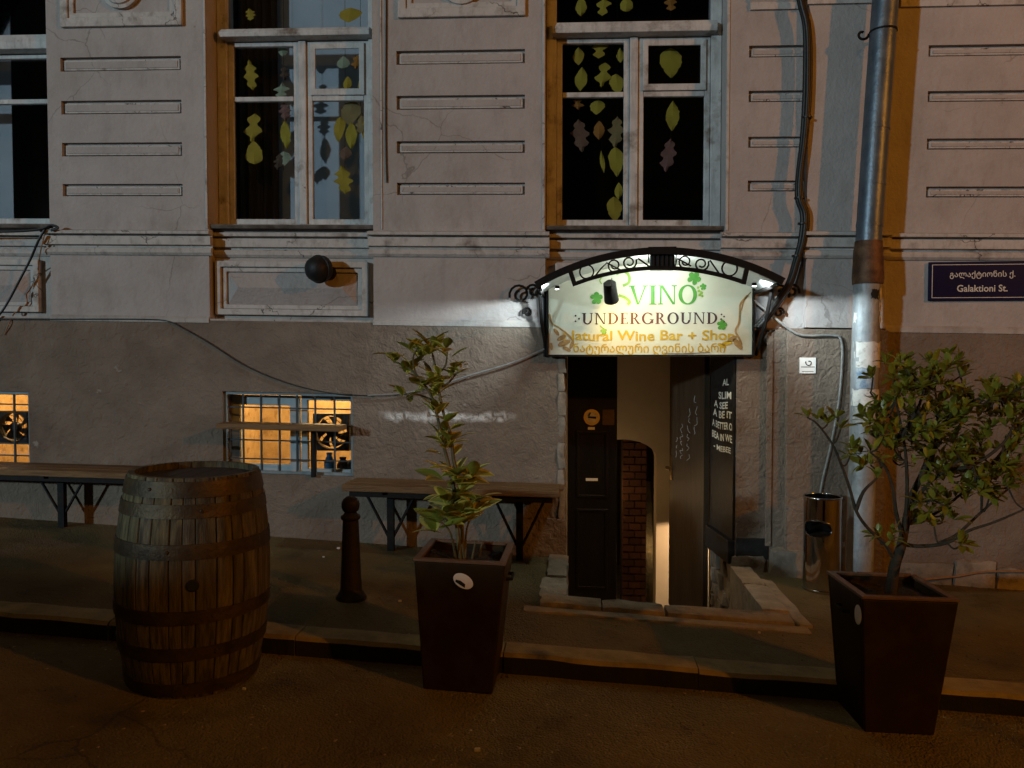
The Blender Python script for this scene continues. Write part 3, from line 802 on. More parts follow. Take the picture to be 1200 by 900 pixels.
# --- upper windows
def window(i, x0, x1, gz0, xm, mull, tr0, tr1, bar0, bar1, fort, trim_w):
    """x0..x1 opening; xm centre post; tr0..tr1 transom; bar0..bar1 glazing bar height; fort: small casement"""
    zb = ZW
    Yf = 0.185
    w = MB().wall(x0+0.001, x1-0.001, zb+0.004, ZTOP, [(x0+trim_w, x1-trim_w, zb+0.045, ZTOP-0.05)], Yf-0.02, 0.30).build('window', M_frame, bld, shear=True, bevel=0.005)
    a, b = x0+trim_w, x1-trim_w
    MB().xprism([(Yf-0.095, tr0), (Yf-0.105, tr0+(tr1-tr0)*0.4), (Yf-0.085, tr1-0.012), (Yf-0.02, tr1), (Yf+0.06, tr1), (Yf+0.06, tr0)], a-0.03, b+0.03).build('transom', M_frame, w, shear=True, bevel=0.004)
    MB().box(xm-mull, xm+mull, Yf-0.012, Yf+0.05, zb+0.046, tr0-0.001).build('mullion', M_frame, w, shear=True, bevel=0.006)
    sw = 0.042
    def sash(s0, s1, t0, t1, Y):
        MB().wall(s0+0.002, s1-0.002, t0, t1, [(s0+sw, s1-sw, t0+sw, t1-sw*0.8)], Y, Y+0.04).build('sash', M_frame, w, shear=True, bevel=0.005)
    def pane(s0, s1, t0, t1, Y): MB().box(s0, s1, Y, Y+0.004, t0, t1).build('pane', M_glass, w, shear=True)
    for j, (s0, s1) in enumerate(((a, xm-mull), (xm+mull, b))):
        sash(s0, s1, zb+0.047, tr0-0.002, Yf+0.006)
        MB().box(s0+sw+0.001, s1-sw-0.001, Yf+0.004, Yf+0.040, bar0, bar1).build('glazing_bar', M_frame, w, shear=True, bevel=0.004)
        pane(s0+sw+0.001, s1-sw-0.001, zb+0.047+sw, bar0, Yf+0.026)
        pane(s0+sw+0.001, s1-sw-0.001, bar1, tr0-sw*0.8-0.003, Yf+0.028)
        if j == fort:
            MB().wall(s0+sw*0.8, s1-sw*0.8, bar1+0.002, tr0-sw*0.55, [(s0+sw*1.75, s1-sw*1.75, bar1+0.05, tr0-sw*1.6)], Yf-0.012, Yf+0.003).build('vent_sash', M_frame, w, shear=True, bevel=0.004)
    pane(a, b, tr1, ZTOP-0.051, Yf+0.03)
    MB().xprism([(0.02, zb-0.012), (0.012, zb+0.004), (0.015, zb+0.016), (Yf-0.021, zb+0.040), (Yf-0.021, zb-0.012)], x0+0.002, x1-0.002).build('sill', M_sill, w, shear=True)
    return w
def zf(px, py, Y=0.185): return F(px, py, Y)[1]
W1 = window(1, *BAYS[1], None, fx(355, 150, 0.185), 0.030, zf(350, 41.5, 0.09), zf(350, 30, 0.09), zf(350, 118), zf(350, 112.5), 1, 0.075)
W2 = window(2, *BAYS[2], None, fx(742.5, 150, 0.185), 0.030, zf(750, 37, 0.09), zf(750, 22, 0.09), zf(750, 113), zf(750, 107), 1, 0.075)
W0 = window(0, *BAYS[0], None, fx(-38, 150, 0.185), 0.030, zf(30, 57, 0.09), zf(30, 38, 0.09), zf(350, 118), zf(350, 112.5), 0, 0.075)
# rooms behind the upper windows
def room(x0, x1, yb, m, mback, z0=None, z1=None, y0=0.41):
    z0 = ZW-0.25 if z0 is None else z0; z1 = ZTOP if z1 is None else z1
    MB().add([(x0,y0,z0),(x1,y0,z0),(x1,yb,z0),(x0,yb,z0),(x0,y0,z1),(x1,y0,z1),(x1,yb,z1),(x0,yb,z1)],
             [(0,1,2,3),(4,7,6,5),(0,3,7,4),(1,5,6,2)]).build('room_lining', m, bld)
    MB().box(x0, x1, yb+0.003, yb+0.05, z0, z1).build('room_wall', mback, bld)
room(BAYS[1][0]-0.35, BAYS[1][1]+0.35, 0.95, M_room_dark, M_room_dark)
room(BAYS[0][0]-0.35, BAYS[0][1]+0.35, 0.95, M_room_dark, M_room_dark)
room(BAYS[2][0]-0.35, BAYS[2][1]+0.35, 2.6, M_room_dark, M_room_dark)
def curtain(x0, x1, Y, m, amp=0.025, n=60):
    vs = []; fs = []
    for i in range(n+1):
        X = x0+(x1-x0)*i/n
        yy = Y+amp*math.sin(i*0.9)+amp*0.5*math.sin(i*0.37+1)
        vs += [(X, yy, ZW-0.1), (X, yy*0.98, ZTOP)]
    for i in range(n): fs.append((2*i, 2*i+2, 2*i+3, 2*i+1))
    return MB().add(vs, fs).build('curtain', m, bld, smooth=True)
curtain(BAYS[1][0]-0.2, BAYS[1][0]+0.36, 0.50, M_curtain)
MB().box(BAYS[1][0]+0.30, BAYS[1][1]+0.3, 0.56, 0.565, ZW-0.1, ZTOP).build('roller_blind', M_room_blue, bld)
MB().box(BAYS[0][0]-0.2, fx(14, 150, 0.56), 0.56, 0.565, ZW-0.1, ZTOP).build('roller_blind', M_room_blue, bld)
curtain(BAYS[0][1]-0.26, BAYS[0][1]+0.3, 0.60, M_room_dark)
# --- basement windows: iron grille, sash with panes, lit room behind
def bars(mb, xs, zs, x0, x1, z0, z1, Y, t=0.008):
    for X in xs: mb.box(X-t, X+t, Y, Y+0.014, z0, z1)
    for Z in zs: mb.box(x0, x1, Y+0.003, Y+0.011, Z-t*0.8, Z+t*0.8)
def zrow(px, py, Y=0.02): return F(px, py, Y)[1]
def xcol(px, py=505, Y=0.02): return F(px, py, Y)[0]
def basement(H, cols_px, rows_px, sashes, refx):
    M_bar = M_bluegrey_dark
    w = MB().wall(H[0]+0.001, H[1]-0.001, H[2]+0.001, H[3]-0.001, [(H[0]+0.022, H[1]-0.022, H[2]+0.022, H[3]-0.022)], 0.012, 0.035).build('basement_window', M_bluegrey, bld, shear=True)
    for p in cols_px:
        X = xcol(p); MB().box(X-0.006, X+0.006, 0.018, 0.031, H[2]+0.023, H[3]-0.023).build('grille_bar', M_bar, w, shear=True)
    for p in rows_px:
        Z = zrow(refx, p); MB().box(H[0]+0.023, H[1]-0.023, 0.0315, 0.040, Z-0.005, Z+0.005).build('grille_bar', M_bar, w, shear=True)
    for s0, s1, t0, t1, fw_ in sashes:
        a, b = xcol(s0, 505, 0.15), xcol(s1, 505, 0.15); c, d = zrow(refx, t1, 0.15), zrow(refx, t0, 0.15)
        MB().wall(a, b, c, d, [(a+fw_, b-fw_, c+fw_, d-fw_)], 0.15, 0.19).build('sash', M_sash, w, shear=True, bevel=0.004)
        MB().box(a+fw_-0.002, b-fw_+0.002, 0.168, 0.172, c+fw_-0.002, d-fw_+0.002).build('pane', M_glass, w, shear=True)
    return w
WB1 = basement(H_b1, [285, 306, 327.5, 348, 369.5, 392], [478.5, 498, 517, 539], [(270, 351, 464, 556, 0.075), (353, 420, 461, 556, 0.05)], 340)
WB0 = basement(H_b0, [-70, -48, -26, -5, 17], [474, 520, 534], [(-75, -22, 460, 552, 0.05), (-20, 41, 456, 552, 0.045)], 17)
def cellar(H):
    x0, x1 = H[0]-0.25, H[1]+0.35
    MB().box(x0, x1, 1.30, 1.35, -0.6, 1.5).build('cellar_wall', M_amber, bld)
    MB().add([(x0,0.31,-0.6),(x1,0.31,-0.6),(x1,1.31,-0.6),(x0,1.31,-0.6),(x0,0.31,1.5),(x1,0.31,1.5),(x1,1.31,1.5),(x0,1.31,1.5)],
             [(0,1,2,3),(4,7,6,5),(0,3,7,4),(1,5,6,2)]).build('cellar_lining', M_amber, bld)
    lamp('cellar_lamp', 'POINT', ((x0+x1)/2, 0.75, 1.38), 46, (1.0, 0.70, 0.32), 0.06)
cellar(H_b1); cellar(H_b0)

# --- doorway: jambs, door leaves, porch walls, vaulted passage
YD = 0.52
jx = fx(835, 550, YD)
MB().hexa([(DX1+0.02, 0.301, -1.5), (DX1+0.20, 0.301, -1.5), (DX1+0.20, YD+0.05, -1.5), (jx, YD+0.05, -1.5)],
          [(DX1+0.02, 0.301, 1.6), (DX1+0.20, 0.301, 1.6), (DX1+0.20, YD+0.05, 1.6), (jx, YD+0.05, 1.6)]).build('door_jamb', M_black, bld)
# the black lettered board that lines the right-hand reveal
bz0 = at(860, 632, 0.02).z; bz1 = 1.58
def rev(t, z, out=0.0):                        # point on the reveal, t from the street edge (0) to the door frame (1)
    a = Vector((DX1-0.004, 0.0, 0)); b = Vector((jx-0.004, YD, 0))
    d = (b-a).normalized(); n = Vector((-d.y, d.x, 0))
    p = a.lerp(b, t)+n*out; return Vector((p.x, p.y, z))
board = MB().hexa([rev(0, bz0, 0.002), rev(1, bz0, 0.002), rev(1, bz0, 0.016), rev(0, bz0, 0.016)], [rev(0, bz1, 0.002), rev(1, bz1, 0.002), rev(1, bz1, 0.016), rev(0, bz1, 0.016)]).build('reveal_board', M_black, bld)
lines = [('AL', 451.5, 444, .55, .82), ('SLIM', 467, 458.5, .38, .92), ('A SEE', 478.5, 470.5, .18, .78), ('A BE IT', 489.5, 481, .14, .95), ('A BETTER O', 502.5, 494, .10, .97), ('BEA IN WE', 516, 507.5, .10, .97), ('- MEBEE', 528.5, 522, .18, .92)]
for body, yb, yt, t0, t1 in lines:             # t0..t1 counted from the deep edge to the street edge
    z0, z1 = at(850, yb, 0.25).z, at(850, yt, 0.25).z
    vs, fs = font_mesh(body, 0.02)
    ax, bx = min(v.x for v in vs), max(v.x for v in vs); az, bz_ = min(v.y for v in vs), max(v.y for v in vs)
    pts = []
    for v in vs:
        t = 1-(t0+(t1-t0)*(v.x-ax)/(bx-ax)); z = z0+(z1-z0)*(v.y-az)/(bz_-az)
        pts.append(rev(t, z+0.006*math.sin(9*t), 0.018))
    MB().add(pts, fs).build('painted_line', M_white_paint, board)
MB().hexa([rev(-0.02, bz0-0.17, 0.0), rev(1, bz0-0.17, 0.0), rev(1, bz0-0.17, 0.05), rev(-0.02, bz0-0.17, 0.05)], [rev(-0.02, bz0-0.005, 0.0), rev(1, bz0-0.005, 0.0), rev(1, bz0-0.005, 0.05), rev(-0.02, bz0-0.005, 0.05)]).build('skirting_board', M_black, bld, bevel=0.004)
zt, zb_ = at(880, 631, -0.03).z, at(880, 655, -0.03).z
MB().box(DX1+0.002, r0+0.01, -0.045, -0.013, zb_, zt).build('skirting_board', M_black, bld, bevel=0.006)
MB().box(jx-0.002, DX1+0.19, YD+0.051, YD+0.13, -1.5, 1.6).build('door_jamb', M_black, bld)
# left jamb
jl = fx(664, 550, YD)
MB().box(DX0-0.20, jl, 0.302, YD+0.05, -1.5, 1.6).build('door_jamb', M_stone, bld)
MB().box(DX0-0.2, DX1+0.2, 0.305, 1.55, 1.602, 1.70).build('passage_ceiling', M_cream, bld)
# rough stones showing at the broken left edge of the opening and below the reveal
rr = random.Random(9); z = -1.0
while z < 1.35:
    h = rr.uniform(0.12, 0.26)
    MB().rock(DX0-0.035, DX0+rr.uniform(0.004, 0.018), -0.022, 0.295, z, z+h-0.008, 0.010, 3, z*7).build('jamb_stone', M_stone, bld, smooth=True)
    z += h
z = -1.0
while z < bz0-0.26:
    h = rr.uniform(0.09, 0.16); y = 0.0
    while y < 0.5:
        d = rr.uniform(0.13, 0.26); y2 = min(y+d, 0.52)
        t = (y+y2)/2/YD; p = rev(t, 0, 0)
        MB().rock(p.x-0.012, p.x+0.12, y+0.004, y2-0.004, z, min(z+h, bz0-0.175)-0.006, 0.012, 3, y*9+z).build('jamb_stone', M_stone, bld, smooth=True)
        y = y2
    z += h
# foundation stones at the foot of the wall
for (a, b, c, d, Y0, Y1) in ((858, 897, 652, 668, -0.05, 0.0), (905, 946, 647, 676, -0.13, -0.03), (946, 985, 655, 682, -0.12, -0.05)):
    pa, pb = at(a, d, Y0), at(b, c, Y0)
    MB().rock(pa.x, pb.x, Y0, Y1+0.03, pa.z-0.08, pb.z, 0.014, 4, a).build('foundation_stone', M_stone, bld, smooth=True)
rr = random.Random(21)
X = 1.98
while X < 3.6:
    w_ = rr.uniform(0.22, 0.5); h = rr.uniform(0.07, 0.20)
    MB().rock(X, X+w_-0.01, -0.035, 0.02, gz(X)-0.1, gz(X)+h, 0.014, 4, X*5).build('foundation_stone', M_stone, bld, smooth=True)
    X += w_
X = -4.6
for (a, b, h) in ((-0.45, -0.06, 0.26), (-0.95, -0.47, 0.05)):
    MB().rock(a, b, -0.045, 0.02, gz(a)-0.1, gz(a)+h, 0.012, 4, a*5).build('foundation_stone', M_plinth if h > 0.2 else M_stone, bld, smooth=True)
# left door leaf (closed)
lx0, lx1 = fx(665, 550, YD), fx(723, 550, YD)
leaf = MB().box(lx0, lx1, YD, YD+0.045, -0.95, 1.59).build('door_leaf', M_door, bld, bevel=0.003)
def moulded(x0, x1, z0, z1):
    MB().wall(x0, x1, z0, z1, [(x0+0.022, x1-0.022, z0+0.022, z1-0.022)], YD-0.012, YD-0.0005).build('door_panel', M_door, leaf, bevel=0.004)
pz = lambda y: at(690, y, YD).z
moulded(lx0+0.07, lx1-0.07, pz(583), pz(505)); moulded(lx0+0.07, lx1-0.07, pz(690), pz(596))
c = at(693.5, 489, YD-0.004)
st = MB().lathe([(0.064, 0), (0.064, 0.002)], c, 28, 'y').build('round_sticker', M_yellow, leaf)
MB().lathe([(0.046, 0.0022), (0.046, 0.003)], c, 24, 'y').build('sticker_face', M_paper, st)
MB().prism([(c.x-0.030, c.z-0.006), (c.x+0.034, c.z-0.012), (c.x+0.034, c.z+0.006), (c.x-0.030, c.z+0.008)], c.y-0.0045, c.y-0.0032).build('cigarette_mark', M_black, st)
MB().prism([(c.x-0.034, c.z+0.012), (c.x-0.018, c.z+0.010), (c.x-0.006, c.z+0.036), (c.x-0.016, c.z+0.040)], c.y-0.0045, c.y-0.0032).build('smoke_mark', M_black, st)
for (a, b, c_, d) in ((689, 697, 500.5, 503.5), (686.5, 700.5, 560.5, 563.5)):
    p, q = at(a, d, YD-0.003), at(b, c_, YD-0.003)
    MB().box(p.x, q.x, YD-0.004, YD-0.0005, p.z, q.z).build('paper_label', M_paper_clean, leaf)
p, q = at(706, 498, YD), at(720, 480, YD)
MB().box(p.x, q.x, YD-0.003, YD-0.0004, p.z, q.z).build('bare_patch', mat('worn_door_wood', (0.07, 0.045, 0.026), (0.10, 0.065, 0.04), 20, 0.7), leaf)
# right door leaf (open inward)
hp = Vector((fx(831, 560, YD+0.05), YD+0.06, 0)); fp = Vector((fx(790, 560, 1.18), 1.18, 0))
dn = (fp-hp).normalized(); nn = Vector((-dn.y, dn.x, 0))
if nn.x > 0: nn = -nn
def lf(t, z, o=0.0): p = hp.lerp(fp, t)+nn*o; return Vector((p.x, p.y, z))
M_leaf_wood = mat('dark_brown_door', (0.035, 0.022, 0.013), (0.06, 0.038, 0.022), 3, 0.5, 0.3, 20, stretch=(4, 4, 0.5))
rl = MB().hexa([lf(0, -0.74), lf(1, -0.74), lf(1, -0.74, 0.045), lf(0, -0.74, 0.045)], [lf(0, 1.58), lf(1, 1.58), lf(1, 1.58, 0.045), lf(0, 1.58, 0.045)]).build('door_leaf', M_leaf_wood, bld)
hz_ = at(795, 548, 1.1).z
hd = MB()
hd.hexa([lf(0.90, hz_-0.11, 0.0455), lf(0.97, hz_-0.11, 0.0455), lf(0.97, hz_-0.11, 0.052), lf(0.90, hz_-0.11, 0.052)], [lf(0.90, hz_+0.10, 0.0455), lf(0.97, hz_+0.10, 0.0455), lf(0.97, hz_+0.10, 0.052), lf(0.90, hz_+0.10, 0.052)])
hd.tube([lf(0.935, hz_, 0.05), lf(0.935, hz_, 0.095), lf(0.90, hz_-0.004, 0.10), lf(0.80, hz_-0.008, 0.10)], 0.009)
hd.build('door_handle', M_brass, rl, smooth=True)
rr = random.Random(5)
ck = MB()
for rowi, (t, z0, z1) in enumerate(((0.22, 0.78, 1.10), (0.42, 0.62, 1.00), (0.62, 0.58, 0.86), (0.75, 0.60, 0.74))):
    z = z1
    while z > z0:
        L_ = rr.uniform(0.03, 0.07)
        pts = [lf(t+rr.uniform(-0.05, 0.05), z-L_*k/3+rr.uniform(-0.01, 0.01), 0.0468) for k in range(4)]
        ck.tube(smooth_path(pts, 3), 0.0030, 4)
        z -= L_+rr.uniform(0.005, 0.03)
ck.build('chalk_scribble', M_chalk, rl)
# passage: cream wall with an arched opening, brick pillar and lit cellar beyond
YI = 1.55
ax0, ax1 = fx(690, 600, YI), fx(769, 600, YI)
az_s, az_t = at(770, 537, YI).z, at(740, 515, YI).z
x_l, x_r = DX0-0.6, DX1+0.6
pts = [(ax0, -1.3)]
arch = []
for k in range(13):
    a = math.pi*k/12
    arch.append((((ax0+ax1)/2)-((ax1-ax0)/2)*math.cos(a), az_s+(az_t-az_s)*math.sin(a)))
poly_l = [(x_l, -1.3), (ax0, -1.3), (ax0, az_s), (ax0, 1.6), (x_l, 1.6)]
iw = MB().prism([(x_l, -1.3), (ax0, -1.3), (ax0, 1.6), (x_l, 1.6)], YI, YI+0.22)
iw.prism([(ax1, -1.3), (x_r, -1.3), (x_r, 1.6), (ax1, 1.6)], YI, YI+0.22)
for k in range(12):
    (xa, za), (xb, zb2) = arch[k], arch[k+1]
    iw.prism([(xa, za), (xb, zb2), (xb, 1.6), (xa, 1.6)], YI, YI+0.22)
iw.build('passage_wall', M_cream, bld)
MB().box(x_l-0.02, x_l, YD+0.06, 4.6, -1.3, 1.6).build('passage_wall', M_mortar, bld)
MB().box(x_r, x_r+0.02, YD+0.06, 4.6, -1.3, 1.6).build('passage_wall', M_mortar, bld)
MB().box(x_l, x_r, 0.31, 4.6, -1.35, -1.301).build('passage_floor', M_border, bld)
MB().box(x_l, x_r, 1.78, 4.6, 1.15, 1.25).build('passage_ceiling', M_mortar, bld)
MB().box(x_l, x_r, 4.5, 4.6, -1.3, 1.15).build('passage_wall', M_mortar, bld)
bx0, bx1, by = fx(729, 600, 2.0), fx(757.5, 600, 2.0), 2.0
pil = MB().box(bx0+0.006, bx1-0.006, by+0.006, by+0.36, -1.3, 1.149).build('brick_pillar', M_mortar, bld)
bme = MB().box(-0.5, 0.5, 0, 1, -0.5, 0.5).build('brick', M_brick, pil)
bm0 = bme.data; bpy.data.objects.remove(bme)
z = -1.28; kk = 0; bw = (bx1-bx0)
while z < 1.08:
    cuts = [0, 0.5, 1] if kk % 2 else [0, 0.27, 0.77, 1]
    for a, b in zip(cuts[:-1], cuts[1:]):
        inst('brick', bm0, pil, (bx0+bw*(a+b)/2, by-0.006+random.uniform(-0.004, 0.004), z+0.032), (0, 0, 0), (bw*(b-a)-0.010, 0.10, 0.058))
    z += 0.072; kk += 1
MB().rock(bx1+0.02, bx1+0.10, 2.4, 2.6, -1.3, 0.15, 0.02, 4, 3).build('rubble_pier', M_stone, bld, smooth=True)
lamp('leaf_fill_lamp', 'POINT', (0.20, 0.85, 0.30), 4.5, (1.0, 0.62, 0.28), 0.05)  # added lamp hidden behind the closed leaf, brightens the open one
lamp('passage_spot', 'SPOT', (1.28, 1.10, -0.10), 42, (1.0, 0.66, 0.36), 0.03, (0.93, 1.56, -0.62), R(84), 0.12)
lamp('pillar_fill_lamp', 'POINT', (bx0-0.22, 1.90, 0.10), 1.6, (1.0, 0.58, 0.22), 0.05)  # added lamp out of view, brightens the pillar bricks
lamp('cellar_passage_lamp', 'POINT', (bx1+0.10, 2.25, -0.55), 0.9, (1.0, 0.62, 0.22), 0.03)

# ================================================================== CANOPY AND SIGN
YF = -0.72
p0, p1, p2 = at(628, 334, YF), at(775, 294, YF), at(918, 330, YF)
def circle3(a, b, c):
    (x1, y1), (x2, y2), (x3, y3) = a, b, c
    d = 2*(x1*(y2-y3)+x2*(y3-y1)+x3*(y1-y2))
    ux = ((x1*x1+y1*y1)*(y2-y3)+(x2*x2+y2*y2)*(y3-y1)+(x3*x3+y3*y3)*(y1-y2))/d
    uy = ((x1*x1+y1*y1)*(x3-x2)+(x2*x2+y2*y2)*(x1-x3)+(x3*x3+y3*y3)*(x2-x1))/d
    return ux, uy, math.hypot(x1-ux, y1-uy)
ux, uz, ur = circle3((p0.x, p0.z), (p1.x, p1.z), (p2.x, p2.z))
a_l = math.atan2(p0.z-uz, p0.x-ux); a_r = math.atan2(p2.z-uz, p2.x-ux)
def arc(r, y, n=36, l=a_l, r_=a_r): return [(ux+r*math.cos(l+(r_-l)*k/n), y, uz+r*math.sin(l+(r_-l)*k/n)) for k in range(n+1)]
def arc_slab(ra, rb, y0, y1, l=a_l, r_=a_r, n=36):
    mb = MB(); A = arc(ra, y0, n, l, r_); B = arc(rb, y0, n, l, r_); C_ = arc(ra, y1, n, l, r_); D_ = arc(rb, y1, n, l, r_)
    vs = []
    for k in range(n+1): vs += [A[k], B[k], D_[k], C_[k]]
    fs = []
    for k in range(n):
        i, j = 4*k, 4*k+4
        fs += [(i, j, j+1, i+1), (i+1, j+1, j+2, i+2), (i+2, j+2, j+3, i+3), (i+3, j+3, j, i)]
    fs += [(0, 1, 2, 3), (4*n+3, 4*n+2, 4*n+1, 4*n)]
    return mb.add(vs, fs)
can = thing('canopy', ((p0.x+p2.x)/2, 0, p0.z), 'arched black iron canopy with scrollwork over the cellar door', 'canopy')
arc_slab(ur-0.004, ur+0.004, YF+0.012, -0.014).build('roof_sheet', M_roof_under, can, smooth=True)
arc_slab(ur+0.005, ur+0.010, YF+0.012, -0.014).build('roof_skin', M_iron, can, smooth=True)
arc_slab(ur-0.022, ur+0.022, YF-0.012, YF+0.011).build('front_rim', M_iron, can)
arc_slab(ur-0.020, ur+0.016, -0.045, -0.020).build('rear_rim', M_iron, can)
# fascia: lower band, end posts, scrolls
L0, L1, L2 = at(673, 333, YF), at(775, 314, YF), at(872, 331, YF)
vx, vz, vr = circle3((L0.x, L0.z), (L1.x, L1.z), (L2.x, L2.z))
b_l = math.atan2(L0.z-vz, L0.x-vx); b_r = math.atan2(L2.z-vz, L2.x-vx)
lower = [(vx+vr*math.cos(b_l+(b_r-b_l)*k/24), YF, vz+vr*math.sin(b_l+(b_r-b_l)*k/24)) for k in range(25)]
def flat_bar(pts, h, y0, y1):
    """a flat iron bar following pts in the (x, z) plane"""
    mb = MB(); vs = []; fs = []
    P_ = [Vector(p) for p in pts]
    for i, p in enumerate(P_):
        t = (P_[min(i+1, len(P_)-1)]-P_[max(i-1, 0)]).normalized(); n = Vector((-t.z, 0, t.x))
        a, b = p+n*h, p-n*h
        vs += [(a.x, y0, a.z), (b.x, y0, b.z), (b.x, y1, b.z), (a.x, y1, a.z)]
    for i in range(len(P_)-1):
        k, j = 4*i, 4*i+4
        fs += [(k, k+1, j+1, j), (k+1, k+2, j+2, j+1), (k+2, k+3, j+3, j+2), (k+3, k, j, j+3)]
    m = 4*(len(P_)-1)
    fs += [(3, 2, 1, 0), (m, m+1, m+2, m+3)]
    return mb.add(vs, fs)
flat_bar(lower, 0.012, YF-0.010, YF+0.008).build('fascia_band', M_iron, can)
for (a, b) in (((667, 314), (674, 335)), ((876, 310), (871, 333))):
    flat_bar([at(*a, YF), at(*b, YF)], 0.014, YF-0.0135, YF+0.0075).build('fascia_post', M_iron, can)
def scroll(px, py, rpx, a0, turns, tail=None, name='scroll'):
    c = at(px, py, YF); s = rpx/185.0
    pts = spiral((c.x, c.z), s*0.35, s, a0, a0+turns*2*math.pi, YF)
    if tail: pts += [tuple(at(tx, ty, YF)) for tx, ty in tail]
    MB().tube(pts, 0.0055, 6).build(name, M_iron, can, smooth=True)
def ringy(px, py, rpx, sx=1.0):
    c = at(px, py, YF); s = rpx/185.0
    MB().tube([(c.x+s*sx*math.cos(a*math.pi/10), YF, c.z+s*math.sin(a*math.pi/10)) for a in range(20)], 0.0055, 6, closed=True).build('ring', M_iron, can, smooth=True)
ringy(687.5, 318.5, 8); ringy(855, 314.5, 8.5)
for sgn, cx1, cy1, cx2, cy2, tail1, tail2 in ((1, 720, 311, 737.5, 307.5, [(697, 324)], [(762, 313)]), (-1, 822, 309.5, 803, 306.5, [(843, 321)], [(791, 312)])):
    if sgn > 0:
        scroll(cx1, cy1, 8.5, R(-200), 1.45, [(711, 308), (704, 315)]+tail1)
        scroll(cx2, cy2, 8.5, R(20)-2.9*math.pi, 1.45-0.0, [(748, 303)]+tail2)
    else:
        scroll(cx1, cy1, 8.5, R(20)-2.9*math.pi, 1.45, [(832, 305)]+tail1)
        scroll(cx2, cy2, 8.5, R(-200), 1.45, [(794, 303)]+tail2)
# side brackets: strap from the roof corner down to the wall, with wall scrolls
for sgn, px_, pxs in ((-1, 632, (609, 625, 622)), (1, 905, (912, 928, 909))):
    top = at(px_, 334, -0.30); bot = at(640 if sgn < 0 else 886, 416, -0.10)
    for Y_ in (-0.30, -0.06):
        t_ = at(px_, 336, Y_); b_ = at(641 if sgn < 0 else 886, 416, -0.04)
        MB().tube([t_, (t_+b_)/2+Vector((0.012*sgn, 0, 0)), b_], 0.013, 6).build('strut', M_iron, can)
    e = (ux+ur*math.cos(a_l if sgn < 0 else a_r), uz+ur*math.sin(a_l if sgn < 0 else a_r))
    MB().tube([(e[0]-0.02*sgn, YF+0.02, e[1]-0.012), (e[0]-0.02*sgn, -0.014, e[1]-0.012)], 0.014, 6).build('side_rail', M_iron, can)
    MB().tube([(e[0]-0.03*sgn, -0.035, e[1]-0.45), (e[0]-0.03*sgn, -0.035, e[1]+0.0)], 0.012, 6).build('wall_post', M_iron, can)
    for j, (sx_, sy_, rp) in enumerate(((pxs[0], 345, 13), (pxs[1], 341, 9), (pxs[2]+4*sgn, 366, 6))):
        c = at(sx_, sy_, -0.05); s = rp/170.0
        a0 = R(90) if sgn < 0 else R(90)
        tn = 1.3*(1 if sgn < 0 else -1)
        MB().tube(spiral((c.x, c.z), s*0.3, s, a0, a0+tn*2*math.pi, -0.05), 0.0085, 6).build('wall_scroll', M_iron, can, smooth=True)
# --- sign board
YS = -0.09
sL, sR, sB = at(643, 370, YS).x, at(881.5, 370, YS).x, at(760, 415.5, YS).z
top_pts = []
t0, t1, t2 = at(643, 327, YS), at(770, 297, YS), at(881.5, 323, YS)
wx, wz, wr = circle3((t0.x, t0.z), (t1.x, t1.z), (t2.x, t2.z))
c_l, c_r = math.atan2(t0.z-wz, t0.x-wx), math.atan2(t2.z-wz, t2.x-wx)
top_pts = [(wx+wr*math.cos(c_r+(c_l-c_r)*k/24), wz+wr*math.sin(c_r+(c_l-c_r)*k/24)) for k in range(25)]
sg = thing('sign', ((sL+sR)/2, YS, sB), 'cream arched VINO UNDERGROUND sign with green, red and ochre lettering under the canopy', 'sign')
outline = [(sL, sB), (sR, sB)] + top_pts
MB().prism(outline, YS, YS+0.02).build('board', M_sign, sg)
fr_pts = [(sL, YS, t0.z), (sL, YS, sB), (sR, YS, sB), (sR, YS, t2.z)]
MB().box(sL-0.016, sL-0.001, YS-0.012, YS+0.03, sB-0.014, t0.z).box(sR+0.001, sR+0.016, YS-0.012, YS+0.03, sB-0.014, t2.z).box(sL-0.0009, sR+0.0009, YS-0.0125, YS+0.0305, sB-0.0145, sB-0.001).build('frame', M_iron, sg)
MB().tube([(x_, YS, z_+0.006) for x_, z_ in top_pts], 0.009, 6).build('frame', M_iron, sg)
YT = YS-0.003
def sgx(px): return at(px, 370, YT).x
def sgz(py): return at(760, py, YT).z
# the photo's lettering falls and rises a little across the board: use exact points
def word_box(x0, x1, y0, y1):
    a, b = at(x0, y1, YT), at(x1, y0, YT); return a.x, b.x, a.z, b.z
x0, x1, z0, z1 = word_box(737, 817, 334, 357)
for mb in serif_word('VINO', x0, x1, z0, z1, YT, 0.07): mb.build('letter', M_green, sg)
x0, x1, z0, z1 = word_box(682, 841, 366, 380)
for i, mb in enumerate(serif_word('UNDERGROUND', x0, x1, z0, z1, YT, 0.13)): mb.build('letter', M_wine if 2 <= i <= 6 else M_plum, sg)
x0, x1, z0, z1 = word_box(660, 862, 387, 403)
text_to(MB(), 'Natural Wine Bar + Shop', x0, x1, z0, z1, YT, 0.022, jit=0.003).build('lettering', M_ochre, sg)
x0, x1, z0, z1 = word_box(672, 850, 402, 416.5)
text_to(MB(), 'ნატურალური ღვინის ბარი', x0, x1, z0, z1+0.0, YT, 0.018, jit=0.002).build('lettering', M_ochre, sg)
